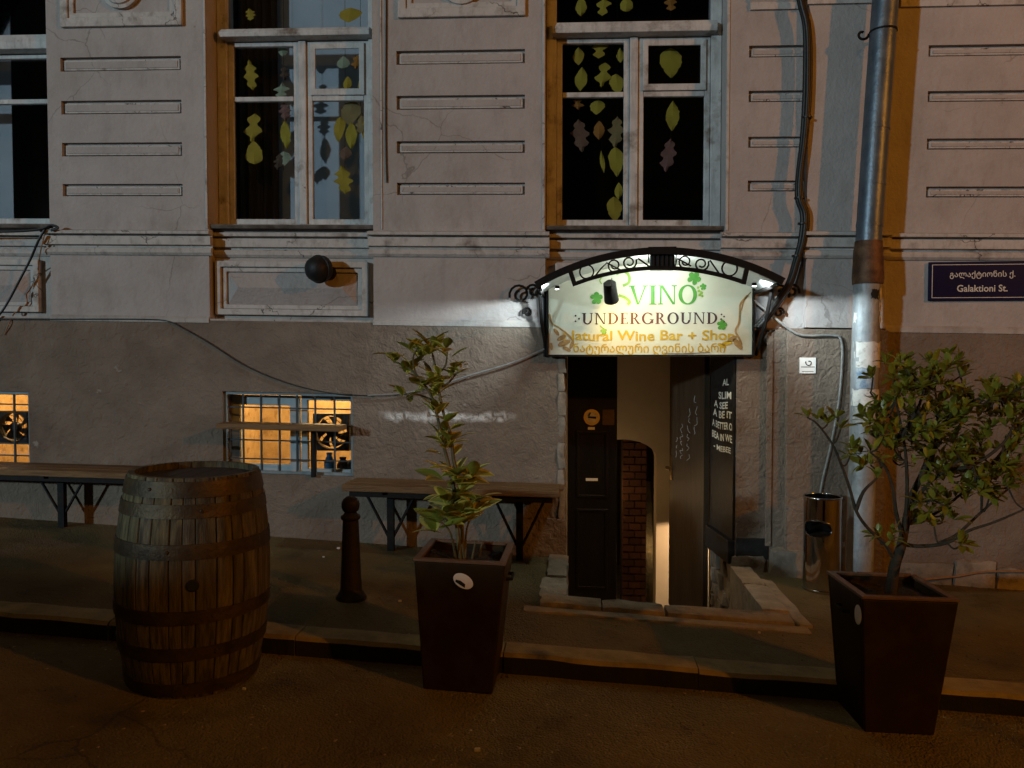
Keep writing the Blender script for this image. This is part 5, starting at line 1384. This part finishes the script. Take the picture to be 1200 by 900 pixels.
# ================================================================== PLANTERS
def planter(fx0, fy, wt, wb, dt, db, h, rotz, label, handle, sticker):
    g = gz(fx0)-KERB
    o = thing('planter', (fx0, fy, g), label, 'planter', 'tall tapered planters at the kerb')
    o.rotation_euler = (0, R(1.5), rotz)
    base = Vector((fx0, fy, g))
    th = 0.022
    def L3(x, y, z): return base+Vector((x, y, z))
    def side(pts, name='side_panel'):
        return MB().hexa(*pts).build(name, M_planter, o, bevel=0.006)
    xt, xb, yt, yb = wt/2, wb/2, dt/2, db/2
    side(([L3(-xb, -yb, 0), L3(xb, -yb, 0), L3(xb, -yb+th, 0), L3(-xb, -yb+th, 0)], [L3(-xt, -yt, h), L3(xt, -yt, h), L3(xt, -yt+th, h), L3(-xt, -yt+th, h)]))
    side(([L3(-xb, yb-th, 0), L3(xb, yb-th, 0), L3(xb, yb, 0), L3(-xb, yb, 0)], [L3(-xt, yt-th, h), L3(xt, yt-th, h), L3(xt, yt, h), L3(-xt, yt, h)]))
    e = 0.0006
    for s in (-1, 1):
        x0_, x1_ = sorted((s*xb, s*(xb-th))); u0, u1 = sorted((s*xt, s*(xt-th)))
        side(([L3(x0_, -yb+th+e, 0), L3(x1_, -yb+th+e, 0), L3(x1_, yb-th-e, 0), L3(x0_, yb-th-e, 0)], [L3(u0, -yt+th+e, h), L3(u1, -yt+th+e, h), L3(u1, yt-th-e, h), L3(u0, yt-th-e, h)]))
    r = 0.028
    MB().wall(-xt-0.003, xt+0.003, -yt-0.003, yt+0.003, [(-xt+r, xt-r, -yt+r, yt-r)], 0, 0.012)
    rim = MB(); 
    for (x0_, x1_, y0_, y1_) in ((-xt-0.003, xt+0.003, -yt-0.003, -yt+r), (-xt-0.003, xt+0.003, yt-r, yt+0.003), (-xt-0.003, -xt+r, -yt+r+e, yt-r-e), (xt-r, xt+0.003, -yt+r+e, yt-r-e)):
        b_, t_ = [L3(x0_, y0_, h+0.001), L3(x1_, y0_, h+0.001), L3(x1_, y1_, h+0.001), L3(x0_, y1_, h+0.001)], [L3(x0_, y0_, h+0.013), L3(x1_, y0_, h+0.013), L3(x1_, y1_, h+0.013), L3(x0_, y1_, h+0.013)]
        rim.hexa(b_, t_)
    rim.build('rim', M_rim, o, bevel=0.002)
    n = 10; vs = []; fs = []
    for j in range(n+1):
        for i in range(n+1):
            x, y = -xt+th+(wt-2*th)*i/n, -yt+th+(dt-2*th)*j/n
            vs.append(L3(x*0.985, y*0.985, h-0.032+0.03*noise.noise(Vector((x*9, y*9, fx0)))+0.012*noise.noise(Vector((x*30, y*30, 1)))))
    for j in range(n):
        for i in range(n): q = j*(n+1)+i; fs.append((q, q+1, q+n+2, q+n+1))
    MB().add(vs, fs).build('soil', M_soil, o, smooth=True)
    s = handle
    zc = h-0.10; xs_ = xb+(xt-xb)*zc/h
    MB().tube([L3(s*xs_, -0.05, zc), L3(s*(xs_+0.025), -0.045, zc), L3(s*(xs_+0.025), 0.045, zc), L3(s*xs_, 0.05, zc)], 0.008, 8).build('handle', M_iron, o, smooth=True)
    sx, sz_, face, rad = sticker
    if face == 'front':
        yy = -(yb+(yt-yb)*sz_/h)-0.002
        disc = [(L3(sx+rad*math.cos(t*math.pi/12)*1.15, 0, 0).x, L3(0, 0, sz_+rad*0.85*math.sin(t*math.pi/12)-0.012*math.cos(t*math.pi/12)).z) for t in range(24)]
        half = MB().prism(disc, base.y+yy-0.004, base.y+yy-0.002)
        half.build('sticker', M_paper_clean, o)
        MB().prism([(base.x+sx-rad*0.9, base.z+sz_-rad*0.1), (base.x+sx+rad*0.2, base.z+sz_-rad*0.75), (base.x+sx+rad*0.25, base.z+sz_-rad*0.35), (base.x+sx-rad*0.3, base.z+sz_+rad*0.05), (base.x+sx-rad*0.85, base.z+sz_+rad*0.15)], base.y+yy-0.0055, base.y+yy-0.0042).build('sticker_print', M_dark, o)
    else:
        xx = -(xb+(xt-xb)*sz_/h)-0.002
        vs = [L3(xx-0.003+0.03*0, sx+rad*0.8*math.cos(t*math.pi/10), sz_+rad*math.sin(t*math.pi/10)) for t in range(20)]
        MB().add(vs+[v+Vector((0.002, 0, 0)) for v in vs], [list(range(19, -1, -1)), list(range(20, 40))]+[(t, (t+1) % 20, (t+1) % 20+20, t+20) for t in range(20)]).build('sticker', M_paper_clean, o)
    return o, base, h
pm_b = gnd(537, 811, -KERB)
pr_b = gnd(1052, 860, -KERB)
plm, bm_, hm = planter(pm_b.x, pm_b.y+0.15, 0.410, 0.318, 0.39, 0.30, 0.600, R(-1), 'dark brown tapered planter in the middle with a round sticker on its front', 1, (0.02, 0.522, 'front', 0.039))
plr, br_, hr_ = planter(pr_b.x, pr_b.y+0.15, 0.400, 0.295, 0.39, 0.30, 0.590, R(3), 'dark brown tapered planter at right with a round sticker on its left side', -1, (-0.150, 0.51, 'left', 0.042))

# ================================================================== PLANTS
def leaf_mesh(name, L_, W, m, fold=0.25, curl=0.25, shape=1.0, n=7):
    """a leaf along +X, with a folded midrib and drooping tip"""
    vs = []; fs = []; uv = []
    for i in range(n+1):
        t = i/n
        w = W*math.sin(math.pi*min(1, t**shape))**0.8*(1 if i not in (0, n) else 0.02)
        x = L_*t; z = -curl*L_*t*t
        for s in (-1, -0.5, 0, 0.5, 1):
            vs.append((x, s*w/2, z+fold*abs(s)*w/2)); uv.append((abs(s), t))
    for i in range(n):
        for k in range(4):
            q = i*5+k; fs.append((q, q+1, q+6, q+5))
    me = bpy.data.meshes.new(name); me.from_pydata(vs, [], fs); me.materials.append(m)
    ul = me.uv_layers.new(name='UVMap')
    for p in me.polygons:
        p.use_smooth = True
        for li in p.loop_indices: ul.data[li].uv = uv[me.loops[li].vertex_index]
    return me
def rot_to(dirv, roll):
    d = Vector(dirv).normalized()
    up_ = Vector((0, 0, 1)) if abs(d.z) < 0.97 else Vector((0, 1, 0))
    y_ = up_.cross(d).normalized(); z_ = d.cross(y_)
    m = Matrix((d, y_, z_)).transposed()
    return (m @ Matrix.Rotation(roll, 3, 'X')).to_euler()
# -- middle plant: leggy variegated rubber-plant shape
Yp = bm_.y+0.02
def mp(px, py, dy=0.0): return at(px, py, Yp+dy)
pb = Vector((mp(540, 650).x, Yp, bm_.z+hm-0.06))
pl1 = thing('potted_plant', pb, 'leggy potted plant with yellow edged leaves in the middle planter', 'plant')
stems = [
    [pb, mp(536, 620), mp(533, 580), mp(526, 545), mp(518, 515), mp(513, 490), mp(508, 470), mp(497, 450), mp(480, 432), mp(463, 424)],
    [pb+Vector((0.012, 0.01, 0)), mp(541, 610, .04), mp(540, 570, .03), mp(532, 540, .02), mp(528, 510, .02), mp(520, 485, .02), mp(515, 460, .03), mp(512, 440, .03), mp(508, 420, .04), mp(505, 408, .04)],
]
twigs = [
    [mp(497, 450), mp(488, 440), mp(484, 420, -.03), mp(490, 406, -.05)],
    [mp(508, 470), mp(500, 466), mp(486, 462, -.05), mp(476, 468, -.06)],
    [mp(512, 440, .03), mp(522, 428, 0), mp(524, 412, -.02)],
    [mp(513, 455, .03), mp(526, 448, .02), mp(536, 436, .05)],
    [pb+Vector((-0.02, 0, 0)), mp(528, 625, -.06), mp(515, 610, -.09)],
    [pb+Vector((0.02, 0, 0)), mp(547, 620, .05), mp(556, 600, .08)],
]
for s_p in stems: P_ = smooth_path(s_p, 5); MB().tube(P_, [0.011*(1-0.62*i/len(P_)) for i in range(len(P_))], 7).build('stem', M_stem, pl1, smooth=True)
for s_p in twigs: P_ = smooth_path(s_p, 4); MB().tube(P_, [0.006*(1-0.4*i/len(P_)) for i in range(len(P_))], 6).build('twig', M_stem, pl1, smooth=True)
for sp2 in ([pb+Vector((0.05, -0.02, 0)), pb+Vector((0.075, -0.03, 0.12))], [pb+Vector((0.08, 0.0, 0)), pb+Vector((0.10, 0.02, 0.10))], [pb+Vector((0.03, -0.05, 0)), pb+Vector((0.015, -0.06, 0.11))]):
    MB().tube(sp2, 0.005, 6).build('twig', M_stem, pl1)
LV = [leaf_mesh('leaf', 0.15, 0.072, M_leaf_var, 0.25, 0.22), leaf_mesh('leaf', 0.15, 0.084, M_leaf_var, 0.15, 0.4), leaf_mesh('leaf', 0.15, 0.062, M_leaf_y, 0.3, 0.1)]
rr = random.Random(31)
def leaf_at(p, d, sc, me, parent): inst('leaf', me, parent, p, rot_to(d, rr.uniform(-0.5, 0.5)), (sc, sc, sc))
def whorl(px, py, n, sc, spread_px, upb, dy=0.0, me=None):
    c = mp(px, py, dy)
    for k in range(n):
        a = 2*math.pi*k/n+rr.uniform(-0.4, 0.4)
        p = c+Vector((rr.uniform(-1, 1), rr.uniform(-1, 1)*0.8, rr.uniform(-1, 1)))*(spread_px/255.0)
        d = Vector((math.cos(a), math.sin(a), upb+rr.uniform(-0.35, 0.35)))
        leaf_at(p, d, sc*rr.uniform(0.8, 1.15), me or LV[rr.choice((0, 0, 1, 1, 2))], pl1)
# top cluster
for (a, b, n) in ((465, 425, 6), (478, 432, 5), (488, 408, 6), (497, 420, 5), (505, 408, 6), (523, 414, 5), (535, 437, 6), (518, 446, 5), (505, 447, 5), (494, 452, 5), (478, 466, 6), (511, 463, 5)): whorl(a, b, n+2, 0.66, 7, 0.85)
for (a, b, n) in ((512, 487, 5), (522, 500, 4), (516, 512, 3), (527, 520, 4), (524, 530, 3)): whorl(a, b, n+2, 0.66, 6, 0.8)
for (a, b, n, s) in ((532, 553, 5, .85), (524, 566, 5, .9), (541, 572, 5, .85), (530, 588, 6, .95), (543, 598, 5, .9), (526, 606, 6, 1.0), (518, 618, 5, .95), (540, 612, 6, .95), (552, 590, 4, .85), (548, 560, 4, .75)): whorl(a, b, n+2, s*1.15, 9, 0.7)

# -- right shrub: woody, wide crown of small glossy leaves in rosettes
Yq = br_.y+0.02
def qp(px, py, dy=0.0): return at(px, py, Yq+dy)
tb = Vector((qp(1043, 692).x, Yq, br_.z+hr_-0.07))
sh = thing('potted_shrub', tb, 'wide bushy shrub with glossy green leaves in the right planter', 'shrub')
P_ = smooth_path([tb, qp(1048, 665), qp(1056, 640), qp(1061, 615, .02), qp(1067, 585, .03), qp(1082, 552, .04), qp(1093, 520, .05)], 5)
MB().tube(P_, [0.026*(1-0.65*i/len(P_)) for i in range(len(P_))], 9).build('trunk', M_bark, sh, smooth=True)
limbs = [
    [(1048, 655, 0), (1036, 636, -.03), (1018, 620, -.05), (1004, 600, -.07), (995, 570, -.08), (986, 545, -.08), (975, 520, -.08), (958, 497, -.08), (946, 489, -.08)],
    [(1003, 598, -.07), (1012, 576, -.10), (1028, 560, -.10)],
    [(1058, 630, 0), (1050, 600, -.05), (1046, 570, -.08), (1036, 545, -.1), (1020, 530, -.12)],
    [(1060, 622, 0), (1063, 580, -.04), (1062, 540, -.05), (1058, 510, -.06), (1050, 470, -.08)],
    [(1064, 600, .02), (1085, 570, .0), (1110, 550, -.05), (1140, 530, -.08)],
    [(1075, 568, .03), (1090, 545, .1), (1100, 500, .15), (1095, 450, .15)],
    [(1062, 612, .02), (1090, 605, .08), (1125, 580, .14), (1160, 545, .16)],
    [(1058, 638, .01), (1080, 640, -.02), (1110, 636, -.06), (1135, 622, -.08), (1165, 612, -.1), (1200, 597, -.12)],
    [(1100, 637, -.04), (1122, 626, .0), (1150, 600, .04), (1185, 570, .06)],
    [(1110, 550, -.05), (1140, 545, -.1), (1175, 520, -.12), (1192, 490, -.12)],
    [(1093, 520, .05), (1110, 490, .0), (1140, 470, .0), (1170, 460, 0)],
    [(1058, 510, -.06), (1075, 480, -.1), (1085, 450, -.12)],
    [(1095, 545, .1), (1060, 505, .18), (1035, 480, .2), (1020, 460, .2)],
]
tips = []
for L_ in limbs:
    P_ = smooth_path([qp(*q) for q in L_], 4)
    MB().tube(P_, [0.0095*(1-0.6*i/len(P_)) for i in range(len(P_))], 6).build('branch', M_bark, sh, smooth=True)
LS = [leaf_mesh('leaf', 0.068, 0.028, M_leaf, 0.25, 0.2, 1.4, 5), leaf_mesh('leaf', 0.075, 0.025, M_leaf, 0.35, 0.45, 1.4, 5), leaf_mesh('leaf', 0.060, 0.026, M_leaf_y, 0.3, -0.15, 1.4, 5)]
# rosette centres: cover the crown outline of the photo, thin below, gaps between
cent = []
rr = random.Random(77)
blobs = [(1055, 450, 45, 28), (1095, 440, 50, 26), (1090, 490, 70, 34), (1045, 500, 40, 24), (1020, 528, 34, 22), (1150, 475, 46, 28), (1178, 500, 30, 26), (1165, 535, 40, 30), (1120, 540, 50, 30), (1125, 575, 40, 22), (1090, 590, 26, 14), (1160, 565, 30, 18), (1100, 612, 22, 10), (1120, 640, 14, 8), (1075, 615, 16, 10), (1040, 628, 14, 14), (1200, 470, 26, 20)]
tot = sum(b[2]*b[3] for b in blobs)
for (bx_, by_, rx_, ry_) in blobs:
    n_ = max(2, int(320*rx_*ry_/tot))
    for _ in range(n_):
        while True:
            u_, v_, w_ = rr.uniform(-1, 1), rr.uniform(-1, 1), rr.uniform(-1, 1)
            if u_*u_+v_*v_+w_*w_ < 1: break
        cent.append((qp(bx_+u_*rx_, by_+v_*ry_, 0.02+w_*0.24), Vector((u_, w_*1.2, -v_*0.8+0.5))))
for (a, b) in ((947, 489), (958, 492), (970, 497), (980, 490), (985, 503), (1010, 548), (1020, 545), (1028, 560)):
    cent.append((qp(a, b, -.08), Vector((rr.uniform(-.5, .5), rr.uniform(-.5, .5), 0.8))))
leaves = []
for c, d in cent:
    d = d.normalized(); n_ = rr.choice((5, 6, 7))
    u_ = d.orthogonal().normalized(); v_ = d.cross(u_)
    for k in range(n_):
        a = 2*math.pi*k/n_+rr.uniform(-0.3, 0.3)
        dv = (u_*math.cos(a)+v_*math.sin(a))*rr.uniform(0.5, 1.0)+d*rr.uniform(0.3, 0.9)+Vector((0, 0, 0.35))
        leaves.append((c, dv, rr.uniform(0.55, 1.2), LS[rr.choice((0, 0, 0, 1, 1, 2, 2))]))
leaves.sort(key=lambda l: (l[0]-CAM).length)
for (c, dv, sc, me) in leaves[:300]: inst('leaf', me, sh, c, rot_to(dv, rr.uniform(-0.5, 0.5)), (sc, sc, sc))
rest = [MB(), MB()]
for (c, dv, sc, me) in leaves[300:]:
    m = Matrix.LocRotScale(c, rot_to(dv, rr.uniform(-0.5, 0.5)), (sc, sc, sc))
    rest[1 if me is LS[2] else 0].add([m @ v.co for v in me.vertices], [list(p.vertices) for p in me.polygons])
for mb, m in zip(rest, (M_leaf, M_leaf_y)):
    if mb.v: tag(mb.build('foliage', m, sh, smooth=True), kind='stuff')
# twigs joining rosettes to the nearest limb points
tw = []
limb_pts = [qp(*q) for L_ in limbs for q in L_]
for i, (c, d) in enumerate(cent):
    if i % 2: continue
    nb = min(limb_pts, key=lambda p: (p-c).length)
    if 0.03 < (nb-c).length < 0.4:
        mid = (nb+c)/2+Vector((0, 0, -0.02)); MB().tube(smooth_path([nb, mid, c], 3), [0.004]*7, 5).build('twig', M_bark, sh)

# ================================================================== PAPER LEAF GARLANDS
PAL = {'y': (0.48, 0.33, 0.035), 'g': (0.46, 0.36, 0.04), 'p': (0.36, 0.40, 0.26), 'o': (0.40, 0.17, 0.03), 'b': (0.22, 0.12, 0.07), 'r': (0.26, 0.13, 0.10), 't': (0.30, 0.22, 0.09), 'd': (0.10, 0.06, 0.035)}
PAL = {k: tuple(min(1, q*1.35) for q in c) for k, c in PAL.items()}
PM = {k: mat('paper_leaf_'+n_, tuple(q*0.85 for q in c), c, 12, 0.8) for (k, c), n_ in zip(PAL.items(), ('yellow', 'lime', 'pale', 'orange', 'brown', 'pink_brown', 'tan', 'dark'))}
def leaf_outline(kind, h, w, seed):
    rr_ = random.Random(seed); n = 14; L_ = []; Rr = []
    for i in range(n+1):
        t = i/n
        if kind == 'oak': ww = w/2*math.sin(math.pi*t)**0.7*(0.78+0.28*math.cos(t*2*math.pi*3.5+0.4))
        elif kind == 'maple': ww = w/2*(math.sin(math.pi*t)**0.6)*(0.72+0.34*math.cos(t*2*math.pi*2.2+0.9))
        elif kind == 'heart': ww = w/2*math.sin(math.pi*t**0.75)**0.8
        else: ww = w/2*math.sin(math.pi*t)**0.85
        ww = max(ww, 0.002)
        L_.append((-ww*(1+rr_.uniform(-.1, .1)), h*t)); Rr.append((ww*(1+rr_.uniform(-.1, .1)), h*t))
    return L_, Rr
YG = 0.262
def garland(label, x_px, items, y_top, y_bot):
    pz0 = at(x_px, y_top, YG)
    o = thing('leaf_garland', pz0, label, 'garland', 'paper leaf garlands in the windows')
    MB().tube([at(x_px, y_top, YG+0.004), at(x_px+0.5, (y_top+y_bot)/2, YG+0.004), at(x_px, y_bot, YG+0.004)], 0.0016, 4).build('string', M_cable, o)
    for i, (px_, py_, h_, w_, kind, c_) in enumerate(items):
        k = 0.00685
        p = at(px_, py_, YG); h, w = h_*k, w_*k
        L_, R_ = leaf_outline(kind, h, w, px_*3+py_)
        flip = (px_+py_) % 2 == 0
        vs = []; fs = []; sw_ = ((px_*7+py_*3) % 11-5)*0.03
        for j, ((xl, zl), (xr, _)) in enumerate(zip(L_, R_)):
            zz_ = (h-zl) if flip else zl
            for xx, yy in ((xl, 0.010*math.sin(zl*30)), (0, -0.006), (xr, 0.008*math.cos(zl*24))):
                vs.append((p.x+xx+sw_*(zz_-h/2), p.y+yy-0.006*i/6, p.z-h/2+zz_))
        n = len(L_)
        for j in range(n-1):
            q = 3*j; fs += [(q, q+1, q+4, q+3), (q+1, q+2, q+5, q+4)]
        ob = MB().add(vs, fs).build('paper_leaf', PM[c_], o, smooth=False)
        sm = ob.modifiers.new('thickness', 'SOLIDIFY'); sm.thickness = 0.0012
garland('yellow paper leaf string at the left of the middle upper window', 296, [(293, 17, 14, 13, 'oak', 'y'), (294, 88, 34, 17, 'oak', 'y'), (297, 150, 32, 22, 'maple', 'y'), (298, 179, 26, 21, 'heart', 'y')], -60, 192)
garland('mixed paper leaf string beside the centre post of the middle upper window', 332, [(331, 60, 12, 11, 'oval', 'p'), (333, 86, 15, 13, 'maple', 'd'), (330, 106, 16, 19, 'maple', 'p'), (334, 131, 20, 15, 'oak', 'r'), (335, 158, 32, 12, 'oval', 'g'), (327, 190, 18, 14, 'oak', 'd'), (334, 186, 16, 14, 'heart', 'p')], -60, 200)
garland('green and tan paper leaf string in the right half of the middle upper window', 404, [(410, 18, 16, 26, 'heart', 'y'), (402, 73, 14, 15, 'heart', 'p'), (407, 98, 16, 10, 'oval', 'y'), (411, 133, 28, 24, 'heart', 't'), (398, 152, 28, 14, 'heart', 'y'), (412, 159, 30, 13, 'oval', 'g'), (405, 180, 15, 14, 'oval', 'b'), (403, 211, 32, 22, 'oak', 'y')], -60, 226)
garland('rightmost paper leaf string of the middle upper window with orange top leaf', 422, [(418, 73, 15, 15, 'maple', 'o'), (424, 99, 16, 9, 'oval', 'y'), (423, 145, 24, 14, 'oak', 't'), (429, 154, 24, 11, 'heart', 'y')], -60, 168)
garland('leftmost paper leaf string of the right upper window ending in a brown oak leaf', 679, [(681, 8, 20, 12, 'oval', 'g'), (678, 66, 20, 12, 'oval', 'y'), (681, 93, 26, 14, 'oval', 'g'), (677, 122, 12, 14, 'maple', 'o'), (680, 159, 36, 21, 'oak', 'b')], -60, 178)
garland('paper leaf string with small orange leaf, left sash of the right upper window', 705, [(707, 7, 22, 16, 'maple', 'g'), (703, 57, 22, 18, 'maple', 'y'), (707, 88, 26, 18, 'maple', 'g'), (700, 126, 16, 16, 'heart', 'g'), (702, 153, 20, 12, 'oval', 'o'), (706, 190, 24, 5, 'oval', 'g')], -60, 204)
garland('long paper leaf string beside the centre post of the right upper window', 723, [(734, 5, 16, 14, 'heart', 'g'), (727, 65, 16, 8, 'oval', 'g'), (723, 99, 22, 16, 'heart', 'g'), (722, 155, 34, 18, 'oak', 't'), (722, 190, 32, 17, 'heart', 'g'), (725, 224, 18, 9, 'oval', 'g'), (720, 246, 28, 16, 'heart', 'y')], -60, 258)
garland('paper leaf string in the right sash of the right upper window with pinkish lowest leaf', 786, [(786, 4, 16, 14, 'maple', 'o'), (786, 74, 32, 24, 'heart', 'g'), (788, 136, 32, 15, 'oval', 'g'), (783, 182, 36, 18, 'oak', 'r')], -60, 198)

# ================================================================== CELLAR WINDOW FANS AND JARS
def fan(px0, px1, py0, py1, label):
    Yv = 0.215
    a, b = at(px0, py1, Yv), at(px1, py0, Yv)
    cx_, cz_ = (a.x+b.x)/2, (a.z+b.z)/2; w, h = (b.x-a.x)/2, (b.z-a.z)/2; r = min(w, h)*0.92
    o = thing('ventilation_fan', (cx_, Yv, a.z), label, 'fan', 'fans in the cellar windows')
    n = 32; vs = []; fs = []
    for k in range(n):
        t = 2*math.pi*k/n; c_, s2 = math.cos(t), math.sin(t); m = max(abs(c_), abs(s2))
        for Y_ in (Yv, Yv+0.06): vs += [(cx_+r*c_, Y_, cz_+r*s2), (cx_+w*c_/m, Y_, cz_+h*s2/m)]
    for k in range(n):
        i, j = 4*k, 4*((k+1) % n)
        fs += [(i, i+1, j+1, j), (i+2, j+2, j+3, i+3), (i, j, j+2, i+2), (i+1, i+3, j+3, j+1)]
    MB().add(vs, fs).build('housing', M_black, o)
    MB().lathe([(r*0.34, -0.05), (r*0.34, -0.012), (r*0.30, 0.0), (r*0.05, 0.003)], (cx_, Yv+0.004, cz_), 20, 'y').build('hub', M_black, o, smooth=True)
    for k in range(7):
        t0 = 2*math.pi*k/7+0.3; vs = []
        for i in range(4):
            rad = r*(0.3+0.65*i/3); t1 = t0+0.12*i
            wd = 0.62*(0.85+0.15*i/3)
            for e2, y2 in ((-wd/2, -0.010), (wd/2, 0.016)):
                vs.append((cx_+rad*math.cos(t1+e2), Yv+0.03+y2, cz_+rad*math.sin(t1+e2)))
        MB().add(vs, [(2*i, 2*i+2, 2*i+3, 2*i+1) for i in range(3)]).build('blade', M_black, o)
    for q in (0.55, 0.8, 1.0):
        MB().tube([(cx_+r*q*math.cos(k*math.pi/12), Yv-0.006, cz_+r*q*math.sin(k*math.pi/12)) for k in range(24)], 0.0028, 4, closed=True).build('guard_ring', M_black, o)
    return o
fan(367, 409, 485, 528, 'black square ventilation fan in the barred window behind the ledge table')
fan(-4, 35, 482, 519, 'black square ventilation fan in the lit window at the left edge')
def jar(px, pyb, h, r, m, label):
    p = at(px, pyb, 0.245)
    o = MB().lathe([(r*0.7, 0), (r, h*0.15), (r*1.05, h*0.45), (r*0.7, h*0.72), (r*0.45, h*0.82), (r*0.6, h*0.97), (r*0.5, h)], p, 18).build('jar', m, smooth=True, origin=p)
    tag(o, label, 'jar', 'jars on the cellar window sill')
zsill = at(390, 552, 0.245).z
MB().box(at(352, 552, 0.245).x, H_b1[1]+0.02, 0.20, 0.32, zsill-0.03, zsill-0.001).build('inner_sill', M_sash, bld)
jar(386, 552, 0.145, 0.040, M_bluejar, 'blue jar inside the barred cellar window below the fan')
jar(402, 552, 0.11, 0.045, M_dark, 'dark round jar inside the barred cellar window right of the blue jar')
jar(411, 552, 0.085, 0.035, M_dark, 'small dark jar in the right corner of the barred cellar window')

# ================================================================== GUTTER GRIT
rr = random.Random(40)
gm = MB()
def pebble(x, y, z, sz):
    vs = []
    for (a, b, c) in ((1, 0, 0), (0, 1, 0), (-1, 0, 0), (0, -1, 0), (0, 0, 0.8), (0, 0, -0.5)):
        vs.append((x+a*sz*rr.uniform(0.6, 1.3), y+b*sz*rr.uniform(0.6, 1.3), z+c*sz*rr.uniform(0.6, 1.2)))
    gm.add(vs, [(0, 1, 4), (1, 2, 4), (2, 3, 4), (3, 0, 4), (1, 0, 5), (2, 1, 5), (3, 2, 5), (0, 3, 5)])
for _ in range(700):
    x = rr.uniform(-4.5, 4.0); y = -1.945-abs(rr.gauss(0, 0.05)); sz = abs(rr.gauss(0.0025, 0.0022))+0.0012
    pebble(x, y, gz(x)-KERB+sz*0.3, min(sz, 0.012))
for _ in range(900):
    x = rr.uniform(-4.5, 4.0); y = rr.choice((-0.03-abs(rr.gauss(0, 0.05)), rr.uniform(-1.7, -0.1)))
    if -0.4 < x < 1.4 and y > -1.3: continue
    sz = abs(rr.gauss(0.003, 0.0025))+0.0012; pebble(x, y, gz(x)+sz*0.3, min(sz, 0.010))
for _ in range(900):
    x = rr.uniform(-3.5, 3.0); y = rr.uniform(-4.0, -2.0)
    sz = abs(rr.gauss(0.0025, 0.002))+0.0012; pebble(x, y, gz(x)-KERB+sz*0.3, min(sz, 0.009))
tag(gm.build('grit', M_walk), 'loose grit and small stones scattered on the road and pavement', 'grit', kind='stuff')

# ================================================================== LITTER
rr = random.Random(8)
for (a, b, road_) in ((437, 634, 0), (397, 643, 0), (379, 653, 0), (469, 705, 0), (753, 799, 1), (286, 808, 1), (560, 880, 1), (890, 742, 0)):
    p = gnd(a, b, -KERB if road_ else 0.0)
    s = rr.uniform(0.006, 0.011)
    o = MB().rock(p.x-s, p.x+s, p.y-s*0.6, p.y+s*0.6, p.z-0.002, p.z+0.009, 0.003, 1, a).build('litter', M_litter, origin=p)
    tag(o, 'tiny pale scrap of litter lying on the dark ground', 'litter', 'litter scraps on the ground')
